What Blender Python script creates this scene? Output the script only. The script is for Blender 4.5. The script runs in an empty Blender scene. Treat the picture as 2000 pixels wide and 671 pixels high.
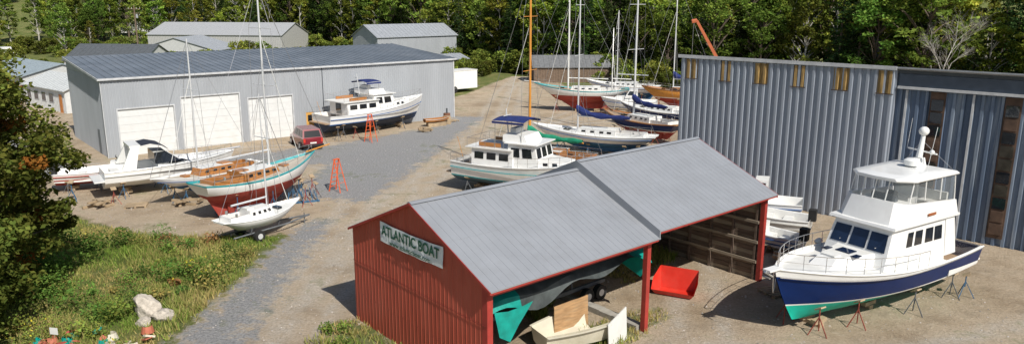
import bpy, math, random, numpy as np
from mathutils import Vector, Matrix
random.seed(7); rng=np.random.default_rng(7)
sc=bpy.context.scene; pi=math.pi
# ---------------------------------------------------------------- materials
MATS={}
def mat(name,col,rough=.6,metal=0,var=.15,scale=2.5,stretch=(1,1,1),bump=0,bscale=30,coat=0,dirt=None,dirtamt=.4,dscale=1.2,spec=None):
    if name in MATS: return MATS[name]
    m=bpy.data.materials.new(name); m.use_nodes=True; nt=m.node_tree; N=nt.nodes; Lk=nt.links
    b=N['Principled BSDF']; b.inputs['Roughness'].default_value=rough; b.inputs['Metallic'].default_value=metal
    if coat: b.inputs['Coat Weight'].default_value=coat
    if spec is not None: b.inputs['Specular IOR Level'].default_value=spec
    tc=N.new('ShaderNodeTexCoord'); mp=N.new('ShaderNodeMapping'); mp.inputs['Scale'].default_value=stretch
    Lk.new(tc.outputs['Object'],mp.inputs[0])
    n=N.new('ShaderNodeTexNoise'); n.inputs['Scale'].default_value=scale; n.inputs['Detail'].default_value=6; Lk.new(mp.outputs[0],n.inputs[0])
    r=N.new('ShaderNodeValToRGB'); r.color_ramp.elements[0].position=.3; r.color_ramp.elements[1].position=.7
    r.color_ramp.elements[0].color=[max(0,c*(1-var)) for c in col]+[1]; r.color_ramp.elements[1].color=[min(1,c*(1+var)) for c in col]+[1]
    Lk.new(n.outputs[0],r.inputs[0]); out=r.outputs[0]
    if dirt:
        n2=N.new('ShaderNodeTexNoise'); n2.inputs['Scale'].default_value=dscale; n2.inputs['Detail'].default_value=8; n2.inputs['Roughness'].default_value=.7; Lk.new(mp.outputs[0],n2.inputs[0])
        r2=N.new('ShaderNodeValToRGB'); r2.color_ramp.elements[0].position=.48; r2.color_ramp.elements[1].position=.72
        r2.color_ramp.elements[0].color=(0,0,0,1); r2.color_ramp.elements[1].color=(dirtamt,)*3+(1,)
        Lk.new(n2.outputs[0],r2.inputs[0])
        mx=N.new('ShaderNodeMixRGB'); Lk.new(r2.outputs[0],mx.inputs[0]); Lk.new(out,mx.inputs[1]); mx.inputs[2].default_value=list(dirt)+[1]; out=mx.outputs[0]
    Lk.new(out,b.inputs['Base Color'])
    if bump:
        n3=N.new('ShaderNodeTexNoise'); n3.inputs['Scale'].default_value=bscale; n3.inputs['Detail'].default_value=5; Lk.new(mp.outputs[0],n3.inputs[0])
        bp=N.new('ShaderNodeBump'); bp.inputs['Strength'].default_value=bump; bp.inputs['Distance'].default_value=.05
        Lk.new(n3.outputs[0],bp.inputs['Height']); Lk.new(bp.outputs[0],b.inputs['Normal'])
    MATS[name]=m; return m
white=mat('white_gelcoat',(.80,.80,.78),.3,var=.04,coat=.3,dirt=(.55,.52,.46),dirtamt=.25)
white2=mat('white_deck',(.72,.72,.69),.5,var=.06,dirt=(.5,.47,.4),dirtamt=.3)
navy=mat('navy_hull',(.003,.020,.105),.35,var=.1,spec=.18)
teal=mat('teal_antifoul',(.0,.46,.34),.6,var=.1,dirt=(.02,.3,.24),dirtamt=.4)
redbot=mat('red_antifoul',(.36,.05,.035),.75,var=.18,dirt=(.22,.1,.08),dirtamt=.5)
bluebot=mat('blue_antifoul',(.03,.12,.25),.7,var=.15)
blackbot=mat('dark_antifoul',(.015,.03,.07),.7)
bluestripe=mat('blue_stripe',(.02,.10,.30),.3)
tealstripe=mat('teal_stripe',(.05,.35,.38),.4)
glass=mat('dark_glass',(.015,.018,.022),.06,var=.3,coat=.5)
glassb=mat('blue_glass',(.01,.02,.05),.08,var=.3,coat=.5)
wood=mat('varnished_wood',(.40,.17,.05),.35,var=.3,stretch=(1,6,6),coat=.3)
orangewood=mat('varnished_spar',(.62,.27,.05),.35,var=.15,stretch=(4,4,.4))
teak=mat('teak_deck',(.36,.25,.16),.7,var=.25,stretch=(.6,9,1))
tandeck=mat('tan_deck',(.50,.45,.37),.7,var=.15,stretch=(.6,5,1))
oldwood=mat('weathered_wood',(.17,.12,.085),.85,var=.4,stretch=(.7,.7,6),bump=.4)
blockwood=mat('timber_block',(.36,.27,.17),.85,var=.3,bump=.3)
alum=mat('aluminium_spar',(.66,.67,.68),.35,metal=.2,var=.05)
steel=mat('stainless_rail',(.7,.7,.7),.25,metal=.8,var=.05)
wire=mat('rig_wire',(.35,.35,.36),.4,metal=.6,var=.05)
bluecv=mat('blue_canvas',(.012,.025,.13),.85,var=.25,bump=.5,bscale=6)
greencv=mat('green_canvas',(.01,.24,.13),.85,var=.3,bump=.6,bscale=5)
tarpteal=mat('teal_tarp',(.0,.27,.22),.55,var=.25,bump=.8,bscale=3)
tarpdark=mat('dark_tarp',(.05,.06,.06),.6,var=.4,bump=.9,bscale=3)
black=mat('black_rubber',(.018,.018,.018),.8)
standred=mat('stand_red',(.28,.06,.04),.7,var=.3); standblue=mat('stand_blue',(.04,.12,.22),.7,var=.3); standgrey=mat('stand_steel',(.12,.13,.14),.7,var=.3)
orange=mat('orange_fibreglass',(.72,.12,.03),.5,var=.08)
redp=mat('red_gelcoat',(.62,.035,.02),.4,var=.1,dirt=(.4,.1,.07),dirtamt=.4)
cream=mat('cream_mould',(.66,.62,.5),.6,var=.1,dirt=(.4,.33,.22),dirtamt=.5)
ply=mat('plywood',(.42,.25,.12),.75,var=.25,stretch=(1,1,5),dirt=(.2,.25,.2),dirtamt=.3)
conc=mat('concrete',(.36,.34,.3),.9,var=.2,bump=.4,dirt=(.2,.18,.15))
# ---------------------------------------------------------------- mesh builder
class MB:
    def __init__(s): s.v=[];s.f=[];s.m=[];s.mats=[]
    def mi(s,m):
        if m not in s.mats: s.mats.append(m)
        return s.mats.index(m)
    def face(s,pts,m):
        n=len(s.v); s.v+= [tuple(p) for p in pts]; s.f.append(tuple(range(n,n+len(pts)))); s.m.append(s.mi(m))
    def bx(s,x0,x1,y0,y1,z0,z1,m):
        n=len(s.v); s.v+=[(x0,y0,z0),(x1,y0,z0),(x1,y1,z0),(x0,y1,z0),(x0,y0,z1),(x1,y0,z1),(x1,y1,z1),(x0,y1,z1)]
        for q in ((0,3,2,1),(4,5,6,7),(0,1,5,4),(1,2,6,5),(2,3,7,6),(3,0,4,7)): s.f.append(tuple(n+i for i in q)); s.m.append(s.mi(m))
    def hexa(s,b,t,m,mtop=None):
        n=len(s.v); s.v+=[tuple(p) for p in b]+[tuple(p) for p in t]
        for k,q in enumerate(((0,3,2,1),(4,5,6,7),(0,1,5,4),(1,2,6,5),(2,3,7,6),(3,0,4,7))): s.f.append(tuple(n+i for i in q)); s.m.append(s.mi(mtop if (k==1 and mtop) else m))
    def obox(s,c,size,rz,m,rx=0,ry=0):
        R=Matrix.Rotation(rz,3,'Z')@Matrix.Rotation(ry,3,'Y')@Matrix.Rotation(rx,3,'X'); c=Vector(c); a,b,d=[k/2 for k in size]
        P=[c+R@Vector(p) for p in ((-a,-b,-d),(a,-b,-d),(a,b,-d),(-a,b,-d),(-a,-b,d),(a,-b,d),(a,b,d),(-a,b,d))]
        s.hexa(P[:4],P[4:],m)
    def tube(s,p,q,r,m,n=6,r2=None,cap=True):
        p=Vector(p);q=Vector(q);d=(q-p)
        if d.length<1e-6: return
        d.normalize(); u=d.orthogonal().normalized(); w=d.cross(u); r2=r if r2 is None else r2
        b=len(s.v)
        for c,rr in ((p,r),(q,r2)):
            for i in range(n):
                a=2*pi*i/n; s.v.append(tuple(c+u*(rr*math.cos(a))+w*(rr*math.sin(a))))
        k=s.mi(m)
        for i in range(n): j=(i+1)%n; s.f.append((b+i,b+j,b+n+j,b+n+i)); s.m.append(k)
        if cap: s.f.append(tuple(b+n+i for i in range(n))); s.m.append(k); s.f.append(tuple(b+n-1-i for i in range(n))); s.m.append(k)
    def path(s,pts,r,m,n=5):
        for a,b in zip(pts[:-1],pts[1:]): s.tube(a,b,r,m,n)
    def ball(s,c,r,m,sc_=(1,1,1),nu=10,nv=7):
        b=len(s.v); k=s.mi(m)
        for j in range(nv+1):
            ph=pi*j/nv
            for i in range(nu):
                a=2*pi*i/nu; s.v.append((c[0]+r*sc_[0]*math.sin(ph)*math.cos(a),c[1]+r*sc_[1]*math.sin(ph)*math.sin(a),c[2]+r*sc_[2]*math.cos(ph)))
        for j in range(nv):
            for i in range(nu):
                i2=(i+1)%nu; s.f.append((b+j*nu+i,b+(j+1)*nu+i,b+(j+1)*nu+i2,b+j*nu+i2)); s.m.append(k)
    def strip(s,rings,mf,closed=False):
        b=len(s.v); n=len(rings[0])
        for r in rings: s.v+=[tuple(p) for p in r]
        for j in range(len(rings)-1):
            for i in range(n if closed else n-1):
                i2=(i+1)%n; s.f.append((b+j*n+i,b+j*n+i2,b+(j+1)*n+i2,b+(j+1)*n+i)); s.m.append(s.mi(mf(j,i) if callable(mf) else mf))
    def corr(s,P0,U,V,period,depth,N_,m,m2=None):
        P0=Vector(P0);U=Vector(U);V=Vector(V);N_=Vector(N_); Lu=U.length; n=max(1,round(Lu/period)); ud=U/n
        prof=[(0,0),(.3,0),(.40,1),(.72,1),(.82,0)]
        pts=[P0+ud*(i+a)+N_*depth*h for i in range(n) for a,h in prof]+[P0+U]
        s.strip([pts,[p+V for p in pts]],m)
    def build(s,name,parent=None,smooth=False,ang=35):
        me=bpy.data.meshes.new(name); me.from_pydata(s.v,[],s.f)
        for m in s.mats: me.materials.append(m)
        me.polygons.foreach_set('material_index',s.m)
        if smooth:
            me.polygons.foreach_set('use_smooth',[True]*len(s.f))
        me.update()
        if smooth:
            try: me.set_sharp_from_angle(angle=math.radians(ang))
            except Exception: pass
        o=bpy.data.objects.new(name,me); sc.collection.objects.link(o)
        if parent: o.parent=parent
        return o
def group(name,loc,ang,parts,smooth=()):
    e=bpy.data.objects.new(name,None); e.empty_display_size=.5; sc.collection.objects.link(e); e.location=(loc[0],loc[1],loc[2] if len(loc)>2 else 0); e.rotation_euler=(0,0,ang)
    for k,mb in parts.items():
        if mb.f: mb.build(k,e,smooth=(k in smooth))
    return e
def lerp(a,b,t): return a+(b-a)*t
def panel(mb,c,s0,s1,t0,t1,m,off=.015):
    c=[Vector(p) for p in c]; n=(c[1]-c[0]).cross(c[3]-c[0]).normalized()
    f=lambda s,t:(c[0].lerp(c[1],s)).lerp(c[3].lerp(c[2],s),t)+n*off
    mb.face([f(s0,t0),f(s1,t0),f(s1,t1),f(s0,t1)],m)
# ---------------------------------------------------------------- camera
cam=bpy.data.cameras.new('camera'); co=bpy.data.objects.new('camera',cam); sc.collection.objects.link(co); sc.camera=co
cam.sensor_width=36; cam.lens=36*1452.6/2000; cam.clip_end=3000; cam.clip_start=.3
th=.225; co.matrix_world=Matrix.Translation((0,0,12))@Matrix.Rotation(pi/2-th,4,'X')@Matrix.Rotation(.00195,4,'Z')
# ---------------------------------------------------------------- light
s_az=Vector((.54,-.842,0)).normalized(); el=math.radians(45)
sd=Vector((s_az.x*math.cos(el),s_az.y*math.cos(el),math.sin(el)))
sl=bpy.data.lights.new('sun','SUN'); sl.energy=5.0; sl.angle=math.radians(.5); sl.color=(1,.95,.87)
so=bpy.data.objects.new('sun',sl); sc.collection.objects.link(so); so.rotation_euler=(-sd).to_track_quat('-Z','Y').to_euler(); so.location=(20,-20,60)
w=bpy.data.worlds.new('World'); sc.world=w; w.use_nodes=True; nt=w.node_tree
sk=nt.nodes.new('ShaderNodeTexSky'); sk.sky_type='NISHITA'; sk.sun_disc=False; sk.sun_elevation=el; sk.sun_rotation=math.atan2(s_az.x,s_az.y)
nt.links.new(sk.outputs[0],nt.nodes['Background'].inputs[0]); nt.nodes['Background'].inputs[1].default_value=.085
sc.view_settings.view_transform='Standard'; sc.view_settings.look='None'; sc.view_settings.exposure=0
# ---------------------------------------------------------------- ground
def gz(x,y): return .10*np.maximum(0,y-190.)-.0*x
def sdpoly(px,py,poly):
    d=np.full(px.shape,1e9); inside=np.zeros(px.shape,bool); n=len(poly)
    for i in range(n):
        x0,y0=poly[i]; x1,y1=poly[(i+1)%n]; ex,ey=x1-x0,y1-y0
        t=np.clip(((px-x0)*ex+(py-y0)*ey)/(ex*ex+ey*ey),0,1); d=np.minimum(d,np.hypot(px-x0-t*ex,py-y0-t*ey))
        c=((y0>py)!=(y1>py)); 
        with np.errstate(divide='ignore',invalid='ignore'): xi=(x1-x0)*(py-y0)/(y1-y0 if y1!=y0 else 1e-9)+x0
        inside^=(c&(px<xi))
    return np.where(inside,d,-d)
YARD=[(-14,-5),(-12.8,20),(-12.4,24.8),(-12.0,31.5),(-12.0,37.3),(-15.2,37),(-18.9,37.3),(-23.2,39.4),(-29.7,44.3),(-33,49),(-35,56),(-44,63),(-58,76),(-75,98),(-110,135),(-125,150),(-120,162),(-95,148),(-70,122),(-52,100),(-42,84),(-30,74),(-9,90),(-6,100),(-2,116),(0,123),(6,122),(8,108),(22,104),(45,92),(80,70),(80,-5)]
GREYS=[[(-13,10),(-12.2,24),(-11.9,31.5),(-11.8,39),(-10.2,41),(-9.9,31),(-9.7,24),(-9.7,10)],
 [(-13.5,45.5),(-9.0,44.0),(-7,54),(-5,66),(-3,78),(-5.5,80),(-8,72),(-15,63),(-22,58),(-30,53),(-30,50.5),(-20,54),(-14,55),(-14,50)],
 [(-34,48),(-31,52),(-45,66),(-60,82),(-62,80),(-46,62)]]
GREENS=[[(-7.5,24.5),(-6.3,27.3),(-4.2,25.5),(-1.5,22),(-2.5,20.5)],[(5,30.5),(8.5,34.5),(7.5,36),(3.8,32)],[(-36.5,54),(-34,55.5),(-40,66),(-42,65)],[(11,35),(12,38),(11,40),(10,37)],[(1.5,22.5),(4.5,25),(6.5,28),(4.5,27.5),(1.5,24.8)],[(0,30),(2,30),(1,26)],[(-10,96),(-6,98),(-3,116),(-8,116)]]
TRK=[[(-8.5,0),(-9.2,20),(-9.3,30),(-7.5,42),(-5,54),(-3,68),(-2.2,85),(-1,105),(2,124)],[(-7.3,0),(-8,20),(-8.1,31),(-5.5,44),(-2.5,56),(-1,70),(0,90),(1,124)],[(-9.5,32),(-9,44),(-12,54),(-20,57),(-30,54),(-36,54),(-50,70),(-80,104)],[(-7,44),(-8,56),(-17,63)],[(-5,56),(-10,64),(-22,61)],[(0,66),(4,76),(8,84)],[(-2.8,58),(2,72),(12,78)],[(5,18),(7,25),(8.5,33),(9,40)],[(3,10),(6,20),(10,23),(16,24),(26,28)],[(6,24),(14,23),(22,27),(30,28)],[(-6,50),(0,58),(3,70)]]
xs=np.concatenate([-60-np.geomspace(4,1400,26)[::-1],np.arange(-60,46,.4),46+np.geomspace(4,1400,24)])
ys=np.concatenate([[-600,-200,-60,-20,0],np.arange(6,132,.4),132+np.geomspace(3,2200,34)])
X,Y=np.meshgrid(xs,ys); px=X.ravel(); py=Y.ravel()
sdy=sdpoly(px,py,YARD); sg=np.max([sdpoly(px,py,g) for g in GREYS],axis=0); sgr=np.max([sdpoly(px,py,g) for g in GREENS],axis=0)
trk=np.zeros(px.shape)
for pl in TRK:
    d=np.full(px.shape,1e9)
    P_=np.array(pl,float)
    for _ in range(2):
        Q=[P_[0]]
        for a_,b_ in zip(P_[:-1],P_[1:]): Q+= [a_*.75+b_*.25,a_*.25+b_*.75]
        Q.append(P_[-1]); P_=np.array(Q)
    for (x0,y0),(x1,y1) in zip(P_[:-1],P_[1:]):
        ex,ey=x1-x0,y1-y0; t=np.clip(((px-x0)*ex+(py-y0)*ey)/(ex*ex+ey*ey+1e-9),0,1); d=np.minimum(d,np.hypot(px-x0-t*ex,py-y0-t*ey))
    trk=np.maximum(trk,np.exp(-((d-.85)/.38)**2))
pz=gz(px,py)+ .05*np.sin(px*.35+1)*np.sin(py*.27)*np.clip(-sdy/4,0,1)
nx,ny=len(xs),len(ys)
me=bpy.data.meshes.new('ground'); V=np.stack([px,py,pz],1)
me.vertices.add(len(V)); me.vertices.foreach_set('co',V.ravel())
i,j=np.meshgrid(np.arange(nx-1),np.arange(ny-1)); a=(j*nx+i).ravel(); F=np.stack([a,a+1,a+nx+1,a+nx],1)
me.loops.add(F.size); me.loops.foreach_set('vertex_index',F.ravel()); me.polygons.add(len(F)); me.polygons.foreach_set('loop_start',np.arange(len(F))*4)
at=me.color_attributes.new('zone','FLOAT_COLOR','POINT')
C=np.stack([np.clip(.5+sdy/5,0,1),np.clip(.5+sg/4,0,1),np.clip(.5+sgr/4,0,1),trk],1); at.data.foreach_set('color',C.ravel().astype(np.float32))
me.update(); me.validate(); g=bpy.data.objects.new('ground',me); sc.collection.objects.link(g)
gm=bpy.data.materials.new('yard_ground'); gm.use_nodes=True; nt=gm.node_tree; N=nt.nodes; Lk=nt.links; b=N['Principled BSDF']; b.inputs['Roughness'].default_value=.95
b.inputs['Specular IOR Level'].default_value=.15
tc=N.new('ShaderNodeTexCoord'); vc=N.new('ShaderNodeVertexColor'); vc.layer_name='zone'; sp=N.new('ShaderNodeSeparateColor'); Lk.new(vc.outputs[0],sp.inputs[0])
def noise(scale,det=6,rough=.6,mp=None):
    n=N.new('ShaderNodeTexNoise'); n.inputs['Scale'].default_value=scale; n.inputs['Detail'].default_value=det; n.inputs['Roughness'].default_value=rough
    if mp:
        m=N.new('ShaderNodeMapping'); m.inputs['Rotation'].default_value=(0,0,mp[0]); m.inputs['Scale'].default_value=mp[1]; Lk.new(tc.outputs['Object'],m.inputs[0]); Lk.new(m.outputs[0],n.inputs[0])
    else: Lk.new(tc.outputs['Object'],n.inputs[0])
    return n.outputs[0]
def ramp(inp,stops):
    r=N.new('ShaderNodeValToRGB'); e=r.color_ramp.elements
    while len(e)<len(stops): e.new(.5)
    for k,(p,c) in enumerate(stops): e[k].position=p; e[k].color=(list(c)+[1]) if not isinstance(c,(int,float)) else (c,c,c,1)
    Lk.new(inp,r.inputs[0]); return r.outputs[0]
def mix(f,a_,b_,t='MIX'):
    m=N.new('ShaderNodeMixRGB'); m.blend_type=t
    for k,v in ((0,f),(1,a_),(2,b_)):
        if isinstance(v,(int,float)): m.inputs[k].default_value=v if k==0 else (v,v,v,1)
        elif isinstance(v,tuple): m.inputs[k].default_value=list(v)+[1]
        else: Lk.new(v,m.inputs[k])
    return m.outputs[0]
def mth(op,a_,b_=0):
    m=N.new('ShaderNodeMath'); m.operation=op
    for k,v in ((0,a_),(1,b_)):
        if isinstance(v,(int,float)): m.inputs[k].default_value=v
        else: Lk.new(v,m.inputs[k])
    return m.outputs[0]
nb=noise(.22,8,.65); nm=noise(1.6,8,.7); nf=noise(9,6,.8); npb=noise(60,2,.6); n3=noise(.7,8,.75)
dirt=ramp(nb,[(.32,(.40,.305,.205)),(.5,(.56,.45,.325)),(.68,(.64,.535,.405))])
dirt=mix(.65,dirt,ramp(nf,[(.32,(.46,.44,.40)),(.6,(1,1,1))]),'MULTIPLY')
dirt=mix(ramp(n3,[(.50,0),(.66,.6)]),dirt,(.31,.25,.18))
dirt=mix(ramp(nm,[(.54,0),(.72,.5)]),dirt,(.66,.575,.46))
tk=mth('MULTIPLY',vc.outputs[1],ramp(noise(.9,6,.7),[(.36,.15),(.58,.8)]))
dirt=mix(tk,dirt,mix(ramp(nf,[(.4,0),(.6,1)]),(.39,.345,.285),(.65,.60,.52)))
grey=mix(ramp(nf,[(.38,0),(.62,1)]),(.18,.19,.20),(.42,.425,.43))
gmask=mth('ADD',sp.outputs[1],mth('MULTIPLY',mth('SUBTRACT',nm,.5),1.3)); gmask=mth('ADD',gmask,mth('MULTIPLY',mth('SUBTRACT',n3,.5),.8)); gmask=ramp(gmask,[(.40,0),(.62,.9)])
dirt=mix(gmask,dirt,grey)
grass=ramp(noise(.5,8,.7),[(.3,(.10,.14,.035)),(.5,(.17,.20,.06)),(.66,(.32,.27,.12))])
grass=mix(.6,grass,ramp(nf,[(.3,(.35,.35,.35)),(.6,(1,1,1))]),'MULTIPLY')
ym=mth('ADD',sp.outputs[0],mth('MULTIPLY',mth('SUBTRACT',nm,.5),.55)); ym=mth('ADD',ym,mth('MULTIPLY',mth('SUBTRACT',nb,.5),.3)); ym=ramp(ym,[(.47,0),(.56,1)])
gr=mth('ADD',sp.outputs[2],mth('MULTIPLY',mth('SUBTRACT',nm,.5),1.1)); gr=ramp(gr,[(.5,0),(.66,.9)])
sprse=mth('ADD',mth('MULTIPLY',nb,.6),mth('MULTIPLY',nm,.5)); sprse=ramp(sprse,[(.60,0),(.68,.5)])
ym2=mth('MULTIPLY',ym,mth('SUBTRACT',1,gr)); ym2=mth('MULTIPLY',ym2,mth('SUBTRACT',1,sprse))
Lk.new(mix(ym2,grass,dirt),b.inputs['Base Color'])
bp=N.new('ShaderNodeBump'); bp.inputs['Strength'].default_value=.9; bp.inputs['Distance'].default_value=.09
Lk.new(mth('ADD',mth('ADD',nf,mth('MULTIPLY',npb,.5)),mth('MULTIPLY',nm,1.5)),bp.inputs['Height']); Lk.new(bp.outputs[0],b.inputs['Normal'])
me.materials.append(gm)
# ---------------------------------------------------------------- foliage
def leafmat(name,tr=.35):
    m=bpy.data.materials.new(name); m.use_nodes=True; nt=m.node_tree; N=nt.nodes; L=nt.links; N.clear()
    o=N.new('ShaderNodeOutputMaterial'); d=N.new('ShaderNodeBsdfDiffuse'); t=N.new('ShaderNodeBsdfTranslucent'); mx=N.new('ShaderNodeMixShader'); mx.inputs[0].default_value=tr
    v=N.new('ShaderNodeVertexColor'); v.layer_name='Col'; oi=N.new('ShaderNodeObjectInfo'); hs=N.new('ShaderNodeHueSaturation')
    mr=N.new('ShaderNodeMapRange'); mr.inputs[3].default_value=.468; mr.inputs[4].default_value=.515; L.new(oi.outputs['Random'],mr.inputs[0]); L.new(mr.outputs[0],hs.inputs['Hue'])
    wn=N.new('ShaderNodeTexWhiteNoise'); wn.noise_dimensions='1D'; L.new(oi.outputs['Random'],wn.inputs['W'])
    m2=N.new('ShaderNodeMapRange'); m2.inputs[3].default_value=.6; m2.inputs[4].default_value=1.6; L.new(wn.outputs[0],m2.inputs[0]); L.new(m2.outputs[0],hs.inputs['Value'])
    L.new(v.outputs[0],hs.inputs['Color']); L.new(hs.outputs[0],d.inputs[0]); L.new(hs.outputs[0],t.inputs[0]); L.new(d.outputs[0],mx.inputs[1]); L.new(t.outputs[0],mx.inputs[2]); L.new(mx.outputs[0],o.inputs[0]); return m
leafM=leafmat('foliage'); bark=mat('bark',(.13,.10,.075),.9,var=.35,stretch=(3,3,.6),bump=.5); barkpale=mat('bark_pale',(.42,.40,.36),.9,var=.3)
def quads(cent,size,cols,up=.5,aspect=.6):
    n=len(cent); nrm=rng.normal(size=(n,3)); nrm[:,2]=np.abs(nrm[:,2])+up; nrm/=np.linalg.norm(nrm,axis=1)[:,None]
    t=rng.normal(size=(n,3)); t-=nrm*(t*nrm).sum(1)[:,None]; t/=np.linalg.norm(t,axis=1)[:,None]; bt=np.cross(nrm,t)
    s=size[:,None]; V=np.stack([cent-t*s,cent-bt*s*aspect,cent+t*s,cent+bt*s*aspect],1).reshape(-1,3)
    return V,np.repeat(cols,4,axis=0)
def npmesh(name,Vq,Cq,wood_mb=None,mats=(leafM,)):
    nq=len(Vq)//4; Vw=np.array(wood_mb.v).reshape(-1,3) if wood_mb and wood_mb.v else np.zeros((0,3)); nw=len(Vw)
    Fw=np.array([f for f in wood_mb.f if len(f)==4]) if nw else np.zeros((0,4),int)
    F=np.concatenate([Fw,np.arange(nq*4).reshape(-1,4)+nw]).astype(np.int32)
    V=np.concatenate([Vw,Vq]); me=bpy.data.meshes.new(name); me.vertices.add(len(V)); me.vertices.foreach_set('co',V.ravel().astype(np.float32))
    me.loops.add(F.size); me.loops.foreach_set('vertex_index',F.ravel()); me.polygons.add(len(F)); me.polygons.foreach_set('loop_start',np.arange(len(F),dtype=np.int32)*4)
    mi=np.ones(len(F),np.int32); mi[len(Fw):]=0; me.materials.append(mats[0]); me.materials.append(mats[1] if len(mats)>1 else bark); me.polygons.foreach_set('material_index',mi)
    at=me.color_attributes.new('Col','FLOAT_COLOR','POINT'); C=np.ones((len(V),4),np.float32); C[nw:,:3]=Cq; at.data.foreach_set('color',C.ravel())
    me.update(); return me
def greens(n,base,var=.3,yellow=.0):
    base=np.array(base); c=base[None,:]*(1+var*(rng.random((n,1))*2-1)); c[:,0]*=1+.35*(rng.random(n)-.3); return c
def decid(name,h,cr,cb,ncl,nl,ls,base,clr=1.0,seed=0,bk=None,top=.5,red=0):
    bk=bk or bark
    mb=MB(); rr=random.Random(seed)
    tp=[Vector((0,0,-.3))]; 
    for k in range(1,7): tp.append(Vector((rr.uniform(-.1,.1)*k*.4,rr.uniform(-.1,.1)*k*.4,h*.88*k/6)))
    R0=h*.018
    for k in range(6): mb.tube(tp[k],tp[k+1],R0*(1-k/6.3),bark,7,R0*(1-(k+1)/6.3),cap=False)
    V=[];C=[]
    for k in range(ncl):
        zf=rr.random()**.8; z=cb+(h-cb)*zf
        prof=math.sin(pi*min(1,max(.0,(zf*.86+.12))))**.7
        a=rr.uniform(0,2*pi); r=cr*prof*rr.uniform(.35,1.05)**.7*(1+.25*math.sin(a*2+seed)+.15*math.sin(3*a+seed*2+zf*5))
        c=Vector((math.cos(a)*r,math.sin(a)*r,z))
        if k%2==0:
            s=tp[min(5,max(1,int(6*max(.1,(z-r*.6))/ (h*.88))))]; m_=s.lerp(c,.55)+Vector((0,0,.12*r)); mb.tube(s,m_,R0*.4,bark,5,R0*.2,cap=False); mb.tube(m_,c,R0*.2,bark,4,.015,cap=False)
        n=int(nl*rr.uniform(.6,1.3)); rad=clr*rr.uniform(.6,1.3)
        d=rng.normal(size=(n,3)); d/=np.linalg.norm(d,axis=1)[:,None]; d*=(rng.random((n,1))**.45)*rad; d[:,2]*=.6
        P=d+np.array(c); br=rr.uniform(.6,1.45)
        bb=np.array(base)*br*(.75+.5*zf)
        if red and rr.random()<red: bb=bb*np.array([1.9,.75,.8])
        cc=greens(n,bb); q,cq=quads(P,ls*(.6+.8*rng.random(n)),cc); V.append(q);C.append(cq)
    return npmesh(name,np.concatenate(V),np.concatenate(C),mb,(leafM,bk))
def conif(name,h,cr,nl,ls,base,seed=0):
    mb=MB(); rr=random.Random(seed); mb.tube((0,0,-.3),(0,0,h*.97),h*.014,bark,6,.02,cap=False); V=[];C=[]
    z=h*.08
    while z<h*.98:
        f=(z/h); R=cr*(1-f)**.8*rr.uniform(.75,1.15)+.12; nb_=max(4,int(9*(1-f)+4))
        for k in range(nb_):
            a=rr.uniform(0,2*pi); L_=R*rr.uniform(.7,1.1); e=Vector((math.cos(a)*L_,math.sin(a)*L_,z-.18*L_)); 
            if k%2==0: mb.tube((0,0,z),e,.03,bark,4,.01,cap=False)
            n=int(nl*(.3+L_/cr)); t=rng.random(n)[:,None]**.7; P=np.array([[0,0,z]])+t*(np.array(e)-np.array([0,0,z]))[None,:]+rng.normal(size=(n,3))*np.array([.16,.16,.1])*(.6+.9*L_/cr)
            cc=greens(n,np.array(base)*rr.uniform(.7,1.3)); q,cq=quads(P,ls*(.6+.8*rng.random(n)),cc,up=.8,aspect=.35); V.append(q);C.append(cq)
        z+=h*.032
    return npmesh(name,np.concatenate(V),np.concatenate(C),mb)
G1=(.13,.195,.033); G2=(.09,.16,.03); G3=(.18,.23,.036); GD=(.042,.082,.026)
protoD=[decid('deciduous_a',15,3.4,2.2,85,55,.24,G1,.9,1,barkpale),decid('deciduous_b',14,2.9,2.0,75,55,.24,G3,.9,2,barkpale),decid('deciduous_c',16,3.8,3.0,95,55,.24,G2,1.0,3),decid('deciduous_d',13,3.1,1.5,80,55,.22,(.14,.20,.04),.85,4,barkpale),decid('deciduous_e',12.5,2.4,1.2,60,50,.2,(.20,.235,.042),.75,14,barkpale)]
protoC=[conif('conifer_a',16,3.0,26,.22,GD,5),conif('conifer_b',13,2.6,26,.2,(.05,.09,.028),6),conif('conifer_c',18,3.2,26,.23,(.042,.078,.024),8)]
shrubp=decid('shrub_proto',2.6,1.6,.2,34,50,.13,(.15,.20,.04),.55,9)
forest=bpy.data.objects.new('forest',None); sc.collection.objects.link(forest)
def inst(me,x,y,s,parent,name,sz=None):
    o=bpy.data.objects.new(name,me); sc.collection.objects.link(o); o.location=(x,y,float(gz(x,y))); o.rotation_euler=(0,0,random.uniform(0,6.28)); o.scale=(s,s,s*(sz or random.uniform(.9,1.12))); o.parent=parent; return o
edge=[(-150,165),(-118,172),(-100,190),(-60,205),(-38,185),(-26,165),(-9,146),(1,132),(12,121),(25,111),(45,98),(70,82),(110,55)]
def along(pl,d):
    for (x0,y0),(x1,y1) in zip(pl[:-1],pl[1:]):
        l=math.hypot(x1-x0,y1-y0)
        if d<=l: return x0+(x1-x0)*d/l,y0+(y1-y0)*d/l
        d-=l
    return None
for row in range(7):
    d=random.uniform(0,3)
    while True:
        p=along(edge,d)
        if p is None: break
        x=p[0]+row*2.2*.3+random.uniform(-1.5,1.5); y=p[1]+row*5.2+random.uniform(-2,2); d+=random.uniform(3.4,6.0)+row*.2
        cf=random.random()<(.2 if x<10 else .34)
        me_=random.choice(protoC if cf else protoD); s=random.uniform(.68,1.12)+(row*.04)
        if x<-60: s*=.9
        if -130<x<-96 and row<6: continue
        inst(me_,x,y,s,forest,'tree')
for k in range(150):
    x=random.uniform(-330,60); y=random.uniform(270,420); inst(random.choice(protoD+protoC),x,y,random.uniform(1.1,1.8),forest,'tree')
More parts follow.
